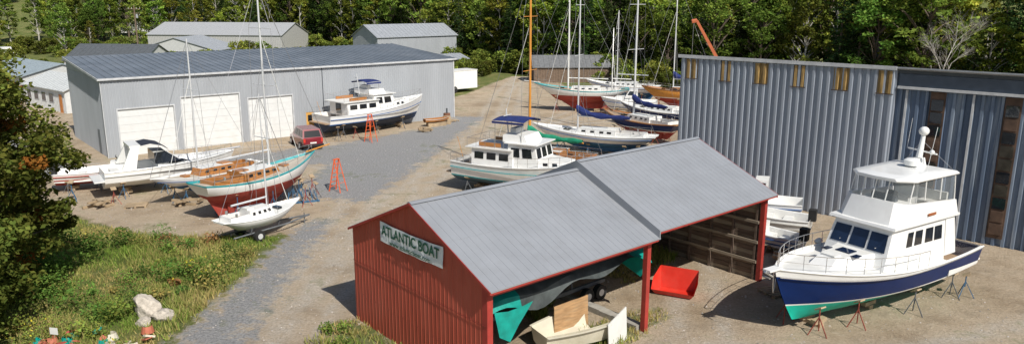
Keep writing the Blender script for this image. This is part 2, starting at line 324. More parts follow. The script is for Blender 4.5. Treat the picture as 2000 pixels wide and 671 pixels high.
for k in range(60):
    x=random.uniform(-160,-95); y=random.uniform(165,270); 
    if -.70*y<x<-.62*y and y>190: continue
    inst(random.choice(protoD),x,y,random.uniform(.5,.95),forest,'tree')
brush=bpy.data.objects.new('brush_thicket',None); sc.collection.objects.link(brush)
for k in range(300):
    p=along(edge,random.uniform(0,330)); 
    if p is None: continue
    inst(shrubp,p[0]+random.uniform(-2,2),p[1]-random.uniform(0,9),random.uniform(.5,1.5),brush,'bush')
for k in range(90):
    x=random.uniform(-24,-4); y=random.uniform(102,150)
    if x>-8 and y<122: continue
    inst(shrubp,x,y,random.uniform(.4,1.1),brush,'bush')
for k in range(70):
    x=random.uniform(-110,-35); y=random.uniform(112,172)
    inst(shrubp,x,y,random.uniform(.5,1.4),brush,'bush')
bm=MB(); rr=random.Random(3)
def br(p,d,l,r,lev):
    q=p+d*l; bm.tube(p,q,r,barkpale,5,r*.65,cap=False)
    if lev==0: return
    for k in range(4 if lev>1 else 3):
        nd=(d+Vector((rr.uniform(-.8,.8),rr.uniform(-.8,.8),rr.uniform(-.25,.4)))).normalized(); br(p.lerp(q,rr.uniform(.4,1)),nd,l*rr.uniform(.5,.75),r*.5,lev-1)
br(Vector((0,0,0)),Vector((0,0,1)),5.0,.10,5)
o=bm.build('bare_tree'); o.location=(49,85,0)
# left foreground trees
ft=decid('maple_crown',10.6,3.9,1.0,230,190,.11,(.14,.17,.035),.8,21,red=.2)
o=bpy.data.objects.new('maple_tree',ft); sc.collection.objects.link(o); o.location=(-20.9,27.6,0); o.rotation_euler=(0,0,2.2)
ft2=decid('alder_crown',5.2,2.3,.4,80,150,.10,(.10,.155,.032),.8,23)
o=bpy.data.objects.new('alder_tree',ft2); sc.collection.objects.link(o); o.location=(-19.3,24.4,0)
# meadow
def scatter(n,x0,x1,y0,y1,lo=-99,hi=-.2):
    x=rng.uniform(x0,x1,n); y=rng.uniform(y0,y1,n); s=sdpoly(x,y,YARD); k=(s<hi)&(s>lo); return x[k],y[k]
x,y=scatter(16000,-36,-11,20,52); 
x2,y2=scatter(2500,-45,-20,40,60); x=np.concatenate([x,x2]); y=np.concatenate([y,y2])
for gp in GREENS[:6]:
    gx=[p[0] for p in gp]; gy=[p[1] for p in gp]; a_=rng.uniform(min(gx),max(gx),400); b_=rng.uniform(min(gy),max(gy),400); k=sdpoly(a_,b_,gp)>.05; x=np.concatenate([x,a_[k]]); y=np.concatenate([y,b_[k]])
big=np.sin(x*.55+1.3)*np.sin(y*.48+.4)+.5*np.sin(x*1.3+y*.9)
nbld=9; bxp=np.repeat(x,nbld)+rng.normal(0,.12,len(x)*nbld); byp=np.repeat(y,nbld)+rng.normal(0,.12,len(x)*nbld); hgt=np.repeat(.14+.16*np.clip(big+.3,0,1.5),nbld)*rng.uniform(.5,1.4,len(bxp))
a_=rng.uniform(0,2*pi,len(bxp)); wd=.022; dx=np.cos(a_)*wd; dy=np.sin(a_)*wd; lx=rng.normal(0,.35,len(bxp))*hgt; ly=rng.normal(0,.35,len(bxp))*hgt; z0=np.zeros(len(bxp))
Vq=np.stack([np.stack([bxp-dx,byp-dy,z0],1),np.stack([bxp+dx,byp+dy,z0],1),np.stack([bxp+lx+dx*.3,byp+ly+dy*.3,hgt],1),np.stack([bxp+lx-dx*.3,byp+ly-dy*.3,hgt],1)],1).reshape(-1,3)
mixf=np.clip(np.repeat(.42+.5*np.sin(x*.8+y*.5)*np.sin(y*.7-x*.3),nbld)+rng.normal(0,.25,len(bxp)),0,1)[:,None]
Cq=(np.array([.13,.23,.04])*(1-mixf)+np.array([.42,.35,.14])*mixf)*rng.uniform(.7,1.3,(len(bxp),1))
o=bpy.data.objects.new('meadow_grass',npmesh('meadow_grass',Vq,np.repeat(Cq,4,axis=0))); sc.collection.objects.link(o)
V=[];C=[]
def weed(x,y,h,r,n,ls,base,fl=0):
    d=rng.normal(size=(n,3)); d/=np.linalg.norm(d,axis=1)[:,None]; d*=rng.random((n,1))**.4; P=np.stack([x+d[:,0]*r*(1+.3*np.sin(d[:,1]*5)),y+d[:,1]*r,h*.5+d[:,2]*h*.5],1)
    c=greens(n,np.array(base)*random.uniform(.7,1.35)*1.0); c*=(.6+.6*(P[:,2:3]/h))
    if fl: k=(rng.random(n)<fl)&(P[:,2]>h*.7); c[k]=(.6,.48,.05)
    q,cq=quads(P,ls*(.6+.8*rng.random(n)),c,up=.7); V.append(q);C.append(cq)
x,y=scatter(400,-33,-12.5,22,46,hi=-.7)
for a_,b_ in zip(x,y):
    bgn=math.sin(a_*.6)*math.sin(b_*.5+1)
    if bgn<-.35: continue
    h=random.uniform(.3,1.0)*(1+.5*max(0,bgn)); weed(a_,b_,h,h*random.uniform(.6,1.0),int(190*h+70),random.uniform(.035,.07),random.choice([(.12,.20,.04),(.09,.17,.035),(.17,.22,.045),(.24,.22,.07),(.07,.13,.03),(.20,.11,.05)]),.25 if random.random()<.25 else 0)
for k in range(40): weed(random.uniform(-24,-18.8),random.uniform(24,36),random.uniform(.8,1.8),random.uniform(.6,1.1),300,.07,(.085,.15,.03))
for k in range(14):
    t=random.random(); weed(-6.6+t*1.2+random.uniform(-.5,.2),26.3-t*4,.35,.35,90,.05,(.13,.20,.04))
o=bpy.data.objects.new('shrubs',npmesh('shrubs',np.concatenate(V),np.concatenate(C))); sc.collection.objects.link(o)
# loose stones
x=np.concatenate([rng.uniform(-12.6,20,2600),rng.uniform(-30,5,1200)]); y=np.concatenate([rng.uniform(20,46,2600),rng.uniform(38,62,1200)]); k=sdpoly(x,y,YARD)>-.6; x=x[k];y=y[k]; n=len(x)
s=rng.uniform(.012,.05,n)**1.0; ang=rng.uniform(0,pi,n); h=s*rng.uniform(.4,.9,n)
cx=np.cos(ang)*s; sx_=np.sin(ang)*s
A_=[np.stack([x+cx,y+sx_,h*.1],1),np.stack([x-sx_,y+cx*.8,h*.1],1),np.stack([x-cx,y-sx_,h*.1],1),np.stack([x+sx_,y-cx*.8,h*.1],1)]
T_=[np.stack([p[:,0]*.55+x*.45,p[:,1]*.55+y*.45,h],1) for p in A_]
Vq=np.concatenate([np.stack([A_[i],A_[(i+1)%4],T_[(i+1)%4],T_[i]],1) for i in range(4)]+[np.stack(T_,1)]).reshape(-1,3)
g_=np.tile(rng.uniform(.25,.6,n),5)[:,None]*np.array([1,.95,.87]); o=bpy.data.objects.new('loose_gravel',npmesh('loose_gravel',Vq,np.repeat(g_,4,axis=0))); sc.collection.objects.link(o)
# ---------------------------------------------------------------- RED SHED
redw=mat('red_metal_wall',(.43,.078,.045),.6,var=.16,scale=1.5,stretch=(1,1.2,.35),dirt=(.33,.12,.085),dirtamt=.4,dscale=1.5)
redt=mat('red_trim',(.36,.04,.03),.6,var=.15)
shroof=mat('shed_roof_metal',(.30,.315,.34),.5,metal=.15,var=.07,scale=.8,dirt=(.24,.245,.255),dirtamt=.4)
W,L1,L2=8.483,7.951,7.953; e1,r1,e2,r2=3.70,5.53,3.97,5.86
S={k:MB() for k in ('walls','roof','trim','interior','posts')}
def wall_rib(mb,p0,U,N_,z0,z1f,m,period=.23,depth=.010):
    p0=Vector(p0);U=Vector(U);N_=Vector(N_); n=round(U.length/period); prof=[(0,0),(.42,0),(.47,1),(.53,1),(.58,0)]
    P=[]
    for i in range(n):
        for a,h in prof: P.append(((i+a)/n,h))
    P.append((1,0)); lo=[];hi=[]
    for s,h in P:
        q=p0+U*s+N_*depth*h; lo.append((q.x,q.y,z0)); hi.append((q.x,q.y,z1f(s)))
    mb.strip([lo,hi],m)
yb0,yb1=.35,W-.07
sl1=(r1-e1)/(W/2)
rz=lambda y:(e1+sl1*min(y,W-y))-.06
wall_rib(S['walls'],(.15,yb1,0),(0,yb0-yb1,0),(-1,0,0),-.1,lambda s:rz(yb1+(yb0-yb1)*s),redw)
S['walls'].face([(.19,yb0,-.1),(.19,yb1,-.1),(.19,yb1,rz(yb1)),(.19,W/2,r1-.07),(.19,yb0,rz(yb0))],oldwood)
wall_rib(S['walls'],(L1,yb1,0),(-L1+.15,0,0),(0,1,0),-.1,lambda s:rz(yb1),redw)
wall_rib(S['walls'],(L1+L2-.15,yb1,0),(-L2+.15,0,0),(0,1,0),-.1,lambda s:rz(yb1)+.28,redw)
sl2=(r2-e2)/(W/2); rz2=lambda y:(e2+sl2*min(y,W-y))-.06
S['walls'].face([(L1+L2-.15,yb0,-.1),(L1+L2-.15,yb1,-.1),(L1+L2-.15,yb1,rz2(yb1)),(L1+L2-.15,W/2,r2-.07),(L1+L2-.15,yb0,rz2(yb0))],redw)
for z in (2.42,): S['trim'].bx(.118,.13,yb0,yb1,z,z+.015,mat('seam_dark',(.2,.03,.02),.7))
for k in range(26): S['trim'].bx(.128,.1395,yb0+k*.31,yb0+k*.31+.02,1.18,1.2,mat('seam_dark',(.2,.03,.02),.7))
xe=L1+L2-.2
bw=[mat('board_a',(.22,.165,.12),.9,var=.35,stretch=(1,.5,5),bump=.4),mat('board_b',(.14,.10,.075),.9,var=.35,stretch=(1,.5,5)),mat('board_c',(.29,.24,.18),.9,var=.3,stretch=(1,.5,5))]
z=0
while z<3.6:
    S['interior'].bx(xe-.03,xe,yb0+.1,yb1-.1,z,z+.2,random.choice(bw)); z+=.215
for y_ in np.arange(yb0+.3,yb1,1.15): S['interior'].bx(xe-.16,xe-.035,y_,y_+.1,0,3.9,bw[1])
for z_ in (.8,1.7,2.6): S['interior'].bx(xe-.22,xe-.165,yb0+.2,yb1-.1,z_,z_+.12,bw[2])
for x0_,x1_,zz in ((.25,L1-.1,3.5),(L1+.1,xe-.1,3.8)):
    z=0
    while z<zz: S['interior'].bx(x0_,x1_,yb1-.09,yb1-.06,z,z+.2,random.choice(bw)); z+=.215
    for x_ in np.arange(x0_+.5,x1_,1.3): S['interior'].bx(x_,x_+.1,yb1-.22,yb1-.095,0,zz,bw[1])
def roof(mb,x0,x1,e,r,y0,y1,m,rib=.305):
    yc=(y0+y1)/2; t=.05
    for (ya,za,yb,zb) in ((y0,e,yc,r),(y1,e,yc,r)):
        mb.hexa([(x0,ya,za-t),(x1,ya,za-t),(x1,yb,zb-t),(x0,yb,zb-t)],[(x0,ya,za),(x1,ya,za),(x1,yb,zb),(x0,yb,zb)],m)
        n=int((x1-x0)/rib)
        for i in range(n+1):
            x=x0+.02+i*(x1-x0-.04)/n; wv=.012
            mb.hexa([(x-wv,ya,za+.001),(x+wv,ya,za+.001),(x+wv,yb,zb+.001),(x-wv,yb,zb+.001)],[(x-wv*.5,ya,za+.012),(x+wv*.5,ya,za+.012),(x+wv*.5,yb,zb+.012),(x-wv*.5,yb,zb+.012)],m)
        f=.52; ym_,zm_=lerp(ya,yb,f),lerp(za,zb,f); ym2_,zm2_=lerp(ya,yb,f+.004),lerp(za,zb,f+.004)
        mb.hexa([(x0,ym_,zm_+.001),(x1,ym_,zm_+.001),(x1,ym2_,zm2_+.001),(x0,ym2_,zm2_+.001)],[(x0,ym_,zm_+.008),(x1,ym_,zm_+.008),(x1,ym2_,zm2_+.003),(x0,ym2_,zm2_+.003)],m)
    mb.hexa([(x0,yc-.16,r-.02),(x1,yc-.16,r-.02),(x1,yc+.16,r-.02),(x0,yc+.16,r-.02)],[(x0,yc-.03,r+.035),(x1,yc-.03,r+.035),(x1,yc+.03,r+.035),(x0,yc+.03,r+.035)],m)
roof(S['roof'],0,L1,e1,r1,0,W,shroof); roof(S['roof'],L1-.02,L1+L2,e2,r2,0,W,shroof)
for (ya,za,yb,zb) in ((0,e1,W/2,r1),(W,e1,W/2,r1)):
    S['trim'].hexa([(-.02,ya,za-.09),(.025,ya,za-.09),(.025,yb,zb-.09),(-.02,yb,zb-.09)],[(-.02,ya,za-.003),(.025,ya,za-.003),(.025,yb,zb-.003),(-.02,yb,zb-.003)],redt)
    S['trim'].hexa([(.025,ya,za-.075),(.15,ya,za-.075),(.15,yb,zb-.075),(.025,yb,zb-.075)],[(.025,ya,za-.055),(.15,ya,za-.055),(.15,yb,zb-.055),(.025,yb,zb-.055)],redt)
for (ya,za,yb,zb) in ((0,e2,W/2,r2),(W,e2,W/2,r2)):
    S['trim'].hexa([(L1-.07,ya,za-.33),(L1-.022,ya,za-.33),(L1-.022,yb,zb-.33),(L1-.07,yb,zb-.33)],[(L1-.07,ya,za+.02),(L1-.022,ya,za+.02),(L1-.022,yb,zb+.02),(L1-.07,yb,zb+.02)],shroof)
    S['trim'].hexa([(L1+L2+.002,ya,za-.15),(L1+L2+.03,ya,za-.15),(L1+L2+.03,yb,zb-.15),(L1+L2+.002,yb,zb-.15)],[(L1+L2+.002,ya,za),(L1+L2+.03,ya,za),(L1+L2+.03,yb,zb),(L1+L2+.002,yb,zb)],redt)
S['trim'].bx(.03,L1-.08,.02,.05,e1-.12,e1-.055,redt); S['trim'].bx(L1-.02,L1+L2-.01,.02,.05,e2-.12,e2-.055,redt)
S['trim'].bx(.2,L1-.05,yb0,yb0+.14,e1-.34,e1-.06,redt); S['trim'].bx(L1,L1+L2-.1,yb0,yb0+.14,e2-.32,e2-.03,redt)
for x_,ee in ((.16,e1),(L1-.3,e1),(L1+L2-.36,e2)):
    S['posts'].bx(x_,x_+.2,yb0-.02,yb0+.18,-.1,ee-.1,redt)
S['posts'].bx(.135,.155,yb0-.03,yb0+.22,-.1,e1-.02,redt)
for x_ in np.arange(1.4,L1+L2,1.45):
    ee,rr_=(e1,r1) if x_<L1 else (e2,r2)
    for (ya,za,yb,zb) in ((.3,ee,W/2,rr_),(W-.3,ee,W/2,rr_)):
        S['interior'].hexa([(x_,ya,za-.2),(x_+.06,ya,za-.2),(x_+.06,yb,zb-.24),(x_,yb,zb-.24)],[(x_,ya,za-.06),(x_+.06,ya,za-.06),(x_+.06,yb,zb-.06),(x_,yb,zb-.06)],bw[0])
    S['interior'].bx(x_,x_+.06,.4,W-.4,ee-.25,ee-.13,bw[0])
for k in range(9): S['interior'].bx(L1-.45,L1-.05,.6+k*.62,.6+k*.62+.6,-.1,.2+.02*(k%2),conc)
shed=group('red_boat_shed',(-.624,20.458),.714,S)
ban=MB(); bw_=mat('banner_vinyl',(.74,.78,.78),.6,var=.06,bump=.3,bscale=3)
by0,by1,bz0,bz1=6.28,2.48,3.72,4.44; ng=16; rows=[]
for jz in range(5):
    rows.append([(.085-.02*math.sin(i*1.3)*math.sin(jz*1.1+1),lerp(by0,by1,i/ng),lerp(bz0,bz1,jz/4)-.05*math.sin(pi*i/ng)) for i in range(ng+1)])
ban.strip(rows,bw_)
bn=group('shop_banner',(-.624,20.458),.714,{'banner':ban},('banner',))
gtx=mat('banner_lettering',(.008,.085,.05),.6,var=.05)
def text(body,size,xl,zc,parent,width,m,bold=.0):
    cu=bpy.data.curves.new('lettering','FONT'); cu.body=body; cu.size=size; cu.align_x='CENTER'; cu.align_y='CENTER'; cu.offset=bold; cu.extrude=.002
    o=bpy.data.objects.new('lettering',cu); sc.collection.objects.link(o); cu.materials.append(m)
    bpy.context.view_layer.update(); wd=o.dimensions.x
    sx=width/wd
    o.matrix_local=Matrix(((0,0,-1,.045),(-1*sx,0,0,xl),(0,1,0,zc),(0,0,0,1))); o.parent=parent; return o
text('ATLANTIC BOAT',.50,4.38,4.15,bn,3.5,gtx,.012); text('www.atlanticboat.com',.24,4.38,3.80,bn,2.5,gtx,.003)
# ---------------------------------------------------------------- buildings
galv=mat('grey_metal_wall',(.37,.39,.415),.55,metal=.1,var=.07,scale=.6,stretch=(1,1,.25),dirt=(.28,.29,.31),dirtamt=.4,dscale=.8)
galvroof=mat('dark_metal_roof',(.175,.20,.23),.5,metal=.2,var=.15,scale=.5,dirt=(.29,.31,.34),dirtamt=.6,dscale=.35)
rolld=mat('roller_door_white',(.68,.69,.68),.5,var=.04,dirt=(.5,.48,.44),dirtamt=.3)
darktrim=mat('dark_trim',(.06,.07,.08),.6); ltrim=mat('light_trim',(.5,.51,.52),.5)
yellow=mat('yellow_door',(.6,.33,.08),.6,var=.1)
mW,mL,me_,mr=12.5,33.3,6.16,7.12
B={k:MB() for k in ('walls','roof','trim','doors')}
ops=[(.96,5.11,3.7),(5.75,10.5,4.28),(11.3,15.3,3.75),(16.55,17.3,2.05)]
segs=[];x0_=0
for a0,a1,h_ in ops: segs.append((x0_,a0,0)); segs.append((a0,a1,h_)); x0_=a1
segs.append((x0_,mL,0))
for a0,a1,h_ in segs: B['walls'].corr((a0,0,h_ if h_ else -.1),(a1-a0,0,0),(0,0,me_-h_+(0 if h_ else .1)),.23,.025,(0,-1,0),galv)
B['walls'].corr((0,mW,-.1),(0,-mW,0),(0,0,me_+.1),.23,.025,(-1,0,0),galv)
n=54; pts=[(i/n*mW) for i in range(n+1)]
B['walls'].strip([[(-.012,mW-y_,me_) for y_ in pts],[(-.012,mW-y_,lerp(mr,me_,1-(mW-y_)/mW)) for y_ in pts]],galv)
B['walls'].face([(mL,0,-.1),(mL,mW,-.1),(mL,mW,mr),(mL,0,me_)],galv); B['walls'].face([(0,mW,-.1),(mL,mW,-.1),(mL,mW,mr),(0,mW,mr)],galv)
zr=lambda y_:me_+.03+(mr-me_)*y_/mW
B['roof'].hexa([(-.2,-.2,zr(-.2)-.06),(mL+.2,-.2,zr(-.2)-.06),(mL+.2,mW+.1,zr(mW+.1)-.06),(-.2,mW+.1,zr(mW+.1)-.06)],[(-.2,-.2,zr(-.2)),(mL+.2,-.2,zr(-.2)),(mL+.2,mW+.1,zr(mW+.1)),(-.2,mW+.1,zr(mW+.1))],galvroof)
for k in range(56):
    x=-.15+k*(mL+.3)/55; B['roof'].hexa([(x-.04,-.2,zr(-.2)+.001),(x+.04,-.2,zr(-.2)+.001),(x+.04,mW+.1,zr(mW+.1)+.001),(x-.04,mW+.1,zr(mW+.1)+.001)],[(x-.02,-.2,zr(-.2)+.06),(x+.02,-.2,zr(-.2)+.06),(x+.02,mW+.1,zr(mW+.1)+.06),(x-.02,mW+.1,zr(mW+.1)+.06)],galvroof)
B['trim'].bx(-.22,mL+.22,-.26,-.205,me_-.12,me_+.04,ltrim); B['trim'].bx(-.09,-.03,-.06,.1,-.1,me_,ltrim); B['trim'].bx(mL-.1,mL+.03,-.07,-.03,-.1,me_,ltrim); B['trim'].bx(18.3,18.36,-.06,-.03,-.1,me_-.1,darktrim)
B['trim'].hexa([(-.26,-.2,me_-.14),(-.205,-.2,me_-.14),(-.205,mW,mr-.12),(-.26,mW,mr-.12)],[(-.26,-.2,me_+.03),(-.205,-.2,me_+.03),(-.205,mW,mr+.05),(-.26,mW,mr+.05)],ltrim)
for a0,a1,h_ in ops[:3]:
    nrow=int(h_/.55)
    for k in range(nrow): B['doors'].bx(a0+.02,a1-.02,.08,.12,k*h_/nrow+.006,(k+1)*h_/nrow-.006,rolld)
    B['doors'].face([(a0,.115,0),(a1,.115,0),(a1,.115,h_),(a0,.115,h_)],rolld)
    B['trim'].bx(a0-.1,a0,-.05,.12,-.05,h_,ltrim);B['trim'].bx(a1,a1+.1,-.05,.12,-.05,h_,ltrim);B['trim'].bx(a0-.1,a1+.1,-.05,.1,h_,h_+.1,ltrim)
B['doors'].bx(16.55,17.3,.02,.06,0,2.05,yellow); B['doors'].bx(16.72,17.12,0,.018,1.2,1.8,glass)
B['doors'].bx(-.06,-.035,1.9,2.7,0,2.0,mat('grey_door',(.22,.24,.26),.6))
group('metal_boat_workshop',(-31.507,56.973),.706,B)
def gable(name,loc,ang,L,Wd,e,r,wm,rm,ops=(),ribp=.8):
    P={k:MB() for k in ('walls','roof','windows')}
    P['walls'].corr((0,0,-.3),(L,0,0),(0,0,e+.3),.4,.03,(0,-1,0),wm); P['walls'].corr((0,Wd,-.3),(0,-Wd,0),(0,0,e+.3),.4,.03,(-1,0,0),wm)
    P['walls'].face([(-.005,0,e),(-.005,Wd,e),(-.005,Wd/2,r)],wm); P['walls'].face([(L,0,-.3),(L,Wd,-.3),(L,Wd,e),(L,Wd/2,r),(L,0,e)],wm); P['walls'].face([(0,Wd,-.3),(L,Wd,-.3),(L,Wd,e),(0,Wd,e)],wm)
    mb=P['roof']; o=.25; sl=(r-e)/(Wd/2)
    for ya,yb in ((-o,Wd/2),(Wd+o,Wd/2)):
        za=e-o*sl+.05; zb=r+.05
        mb.hexa([(-o,ya,za-.08),(L+o,ya,za-.08),(L+o,yb,zb-.08),(-o,yb,zb-.08)],[(-o,ya,za),(L+o,ya,za),(L+o,yb,zb),(-o,yb,zb)],rm)
        for k in range(int(L/ribp)+1):
            x=k*ribp; mb.hexa([(x-.03,ya,za),(x+.03,ya,za),(x+.03,yb,zb),(x-.03,yb,zb)],[(x-.02,ya,za+.05),(x+.02,ya,za+.05),(x+.02,yb,zb+.05),(x-.02,yb,zb+.05)],rm)
    for (face,s0,s1,z0_,z1_,m) in ops:
        if face=='f': P['windows'].bx(s0,s1,-.06,-.035,z0_,z1_,m); P['windows'].bx(s0-.08,s1+.08,-.05,-.032,z0_-.08,z1_+.08,ltrim)
        else: P['windows'].bx(-.06,-.035,s0,s1,z0_,z1_,m); P['windows'].bx(-.05,-.032,s0-.08,s1+.08,z0_-.08,z1_+.08,ltrim)
    return group(name,loc,ang,P)
greyroof=mat('grey_roof',(.31,.33,.355),.6,var=.12,dirt=(.22,.24,.25)); palewall=mat('pale_wall',(.5,.51,.5),.7,var=.06); greenroof=mat('blue_grey_roof',(.25,.30,.33),.6,var=.12); palewall2=mat('white_siding',(.62,.63,.62),.7,var=.06)
gable('grey_metal_building',(-23.4,131),.71,17,8.7,5.9,7.9,galv,greyroof)
gable('low_storage_building',(-12,122),.71,6,5,2.7,3.4,galv,greyroof)
gable('wide_metal_building',(-86,178),-.12,33,16,4.3,6.9,mat('tan_grey_wall',(.42,.42,.41),.7,var=.06),mat('light_roof',(.37,.38,.39),.6,var=.08))
gable('gabled_workshop',(-57.5,146),pi/2,13,16,2.6,5.0,palewall,greyroof,[('s',3,13,1.0,2.4,glass)])
a2=math.atan2(-.63,.77)
gable('white_annex',(-48.5-.77*12,80.4+.63*12),a2,12,6,2.5,3.7,palewall2,mat('pale_roof',(.48,.5,.5),.6,var=.1),[('f',x_,x_+1.1,1.0,1.9,glassb) for x_ in (1,3.2,5.4,7.6)]+[('f',10.4,11.2,0,2.0,mat('orange_door',(.6,.22,.05),.6))])
gable('long_annex',(-59.8-.77*16,91+.63*16),a2,16,9,3.0,4.2,palewall,greenroof,[('f',x_,x_+1.3,1.2,2.2,glassb) for x_ in (1,4,7,10,13)])
gable('dark_roofed_house',(-70,117),-.1,13,9,3.0,5.2,palewall,mat('dark_roof',(.09,.10,.11),.7,var=.15))
gable('boathouse',(3.3,113),.05,11.5,6,2.4,3.9,oldwood,mat('shingle_roof',(.16,.165,.17),.8,var=.2,bump=.5))
rang=-.755; rh=8.63
corr1=mat('corrugated_steel',(.36,.40,.46),.5,metal=.25,var=.08,scale=.8,stretch=(1,1,.15),dirt=(.25,.28,.33),dirtamt=.5,dscale=1)
corr2=mat('corrugated_steel_blue',(.14,.19,.275),.5,metal=.25,var=.15,scale=.8,stretch=(1.5,1,.1),dirt=(.38,.43,.48),dirtamt=.8,dscale=2.0)
rust=mat('rusty_skylight',(.34,.22,.08),.6,var=.4,scale=4,stretch=(3,1,.5)); brown=mat('brown_frame',(.10,.06,.04),.8,var=.4)
R={k:MB() for k in ('walls','roof','windows','trim')}
fa=12.95; tops=[.8,3.18,5.44,7.74,10.1,12.45]
R['walls'].corr((0,0,-.2),(fa,0,0),(0,0,rh+.2),.42,.12,(0,-1,0),corr1)
for c_ in tops:
    R['windows'].corr((c_-.42,-.012,7.25),(.84,0,0),(0,0,1.2),.42,.125,(0,-1,0),rust)
    R['windows'].bx(c_-.45,c_+.45,-.145,-.135,7.2,7.25,brown)
Lb=32
R['walls'].corr((fa,.28,-.2),(Lb-fa,0,0),(0,0,rh),.42,.12,(0,-1,0),corr2)
R['walls'].face([(fa,-.0,-.2),(fa,.3,-.2),(fa,.3,rh),(fa,0,rh)],corr1)
R['walls'].face([(0,0,-.2),(0,9,-.2),(0,9,5.4),(0,0,rh)],corr1)
R['roof'].hexa([(-.15,-.14,rh-.02),(Lb,-.14,rh-.02),(Lb,9,5.4),(-.15,9,5.4)],[(-.15,-.14,rh+.06),(Lb,-.14,rh+.06),(Lb,9,5.5),(-.15,9,5.5)],greyroof)
R['trim'].bx(-.16,fa,-.19,-.141,rh-.12,rh+.08,ltrim); R['trim'].bx(fa+.01,Lb,.1,.15,rh-.28,rh-.1,darktrim)
R['trim'].bx(fa+.1,Lb,-.04,.10,7.55,7.68,ltrim); R['trim'].bx(fa+.1,Lb,.09,.155,7.7,8.33,mat('dark_header',(.07,.09,.12),.6))
for cx_ in (15.0,18.3,21.6,25):
    for z_ in np.arange(.6,7.2,.66):
        R['windows'].bx(cx_-.28,cx_+.28,.09,.135,z_,z_+.56,random.choice([glass,mat('dirty_pane',(.05,.045,.035),.3,var=.5),glass,brown]))
    R['windows'].bx(cx_-.36,cx_+.36,.137,.158,.4,7.5,brown)
for cx_ in (13.5,16.6,19.9,23.2): R['trim'].bx(cx_-.05,cx_+.05,.08,.155,0,7.5,ltrim)
group('corrugated_boat_building',(10.927,48.364),rang,R)
# ---------------------------------------------------------------- boats
def zsf(z3):
    a,b_,c=z3; return lambda t:a*(t-.4)*(t-1)/.4+b_*t*(t-1)/(-.24)+c*t*(t-.4)/.6
def hull(mb,L,B,z3,zk0,zw,boot,mt,mboot,mbot,mrail,railh=.08,tw=.8,rake=1.2,srake=0,kind='power',pw=2.3,ns=26,kr=.45):
    zs=zsf(z3); rh_=railh if callable(railh) else (lambda t:railh)
    def w(t):
        if t<.45: return B/2*(tw+(1-tw)*math.sin(t/.45*pi/2))
        return max(.025,B/2*(1-((t-.45)/.55)**pw))
    def zk(t):
        if kind=='power': return zk0+(max(0,(t-.62)/.38)**2)*(zw-zk0)*kr
        return zk0+(zw-zk0+.08)*min(1.2,abs((t-.48)/.52)**2.2)
    rings=[]
    for i in range(ns+1):
        t=1-(1-i/ns)**1.25; Z=zs(t); K=zk(t); zl=[K,lerp(K,zw,.33),lerp(K,zw,.66),zw,zw+boot,lerp(zw+boot,Z,.35),lerp(zw+boot,Z,.7),Z-rh_(t),Z]
        half=[]
        for z in zl:
            z=max(z,K+.001); q=min(1,(z-K)/(Z-K)); qw=max(.02,(zw-K)/(Z-K)); ww=w(t)
            if kind=='power':
                c=.90-.55*t**2.6
                y=ww*c*(q/qw)**.75 if q<qw else ww*(c+(1-c)*((q-qw)/(1-qw))**.9)
            else: y=ww*math.sin(q*pi/2)**(.62+.5*t**3)
            x=t*L-rake*(1-q)**1.3*t**6+srake*(1-q)*(1-t)**5
            half.append((x,y,z))
        rings.append([(x,-y,z) for x,y,z in half[::-1]]+half)
    mm=[mbot,mbot,mbot,mboot,mt,mt,mt,mrail]
    def mf(j,i): 
        k=(7-i) if i<8 else (i-9 if i>8 else 0)
        return mm[max(0,min(7,k))]
    mb.strip(rings,mf)
    r0=rings[0]
    for k in range(8):
        a_,b_=r0[8-k],r0[7-k]; c_,d_=r0[9+k],r0[10+k]; mb.face([a_,b_,d_,c_],mm[k])
    return w,zs
def deck(mb,L,w,zs,steps,m,mside,ns=26,ins=.10):
    st=[]
    for t0,t1,drop,dm in steps:
        k=max(2,int((t1-t0)*ns))
        R_=[]
        for i in range(k+1):
            t=lerp(t0,t1,i/k); ww=w(t); Z=zs(t); wi=max(.01,ww-ins); zd=Z-drop
            R_.append([(t*L,-ww,Z+.002),(t*L,-wi,Z+.012),(t*L,-max(.005,wi-.03),zd),(t*L,0,zd+.05*ww),(t*L,max(.005,wi-.03),zd),(t*L,wi,Z+.012),(t*L,ww,Z+.002)])
        mb.strip(R_,lambda j,i,dm=dm:(mside if i in(0,1,4,5) else dm))
        if t0==0: mb.face([R_[0][k2] for k2 in range(6,-1,-1)],mside)
        st.append(R_)
    for A,Bq in zip(st[:-1],st[1:]):
        a_,b_=A[-1],Bq[0]; mb.face([a_[2],a_[3],a_[4],b_[4],b_[3],b_[2]],mside)
def cabin(mb,x0,x1,wb,wf,z0,z1,rf,rb,ti,m,mtop=None):
    b_=[(x0,-wb,z0),(x1,-wf,z0),(x1,wf,z0),(x0,wb,z0)]; t_=[(x0+rb,-wb+ti,z1),(x1-rf,-wf+ti,z1),(x1-rf,wf-ti,z1),(x0+rb,wb-ti,z1)]
    mb.hexa(b_,t_,m,mtop)
    return {'r':[b_[0],b_[1],t_[1],t_[0]],'f':[b_[1],b_[2],t_[2],t_[1]],'l':[b_[2],b_[3],t_[3],t_[2]],'b':[b_[3],b_[0],t_[0],t_[3]]}
def rail(mb,L,w,zs,t0,t1,h,m,n=10,ins=.06,wires=1,r=.014,bow=True,off=0):
    for sgn in (1,-1):
        P=[]
        for i in range(n+1):
            t=lerp(t0,t1,i/n); y=sgn*max(.02,w(t)-ins); z=zs(t); P.append((t*L,y,z+h)); mb.tube((t*L,y,z-off),(t*L,y,z+h),r,m,4)
        mb.path(P,r*1.1,m,4)
        for k in range(1,wires+1): mb.path([(p[0],p[1],p[2]-h*k/(wires+1)) for p in P],r*.6,m,3)
    if bow: mb.tube((t1*L,w(t1)-ins,zs(t1)+h),(t1*L,-(w(t1)-ins),zs(t1)+h),r*1.1,m,4)
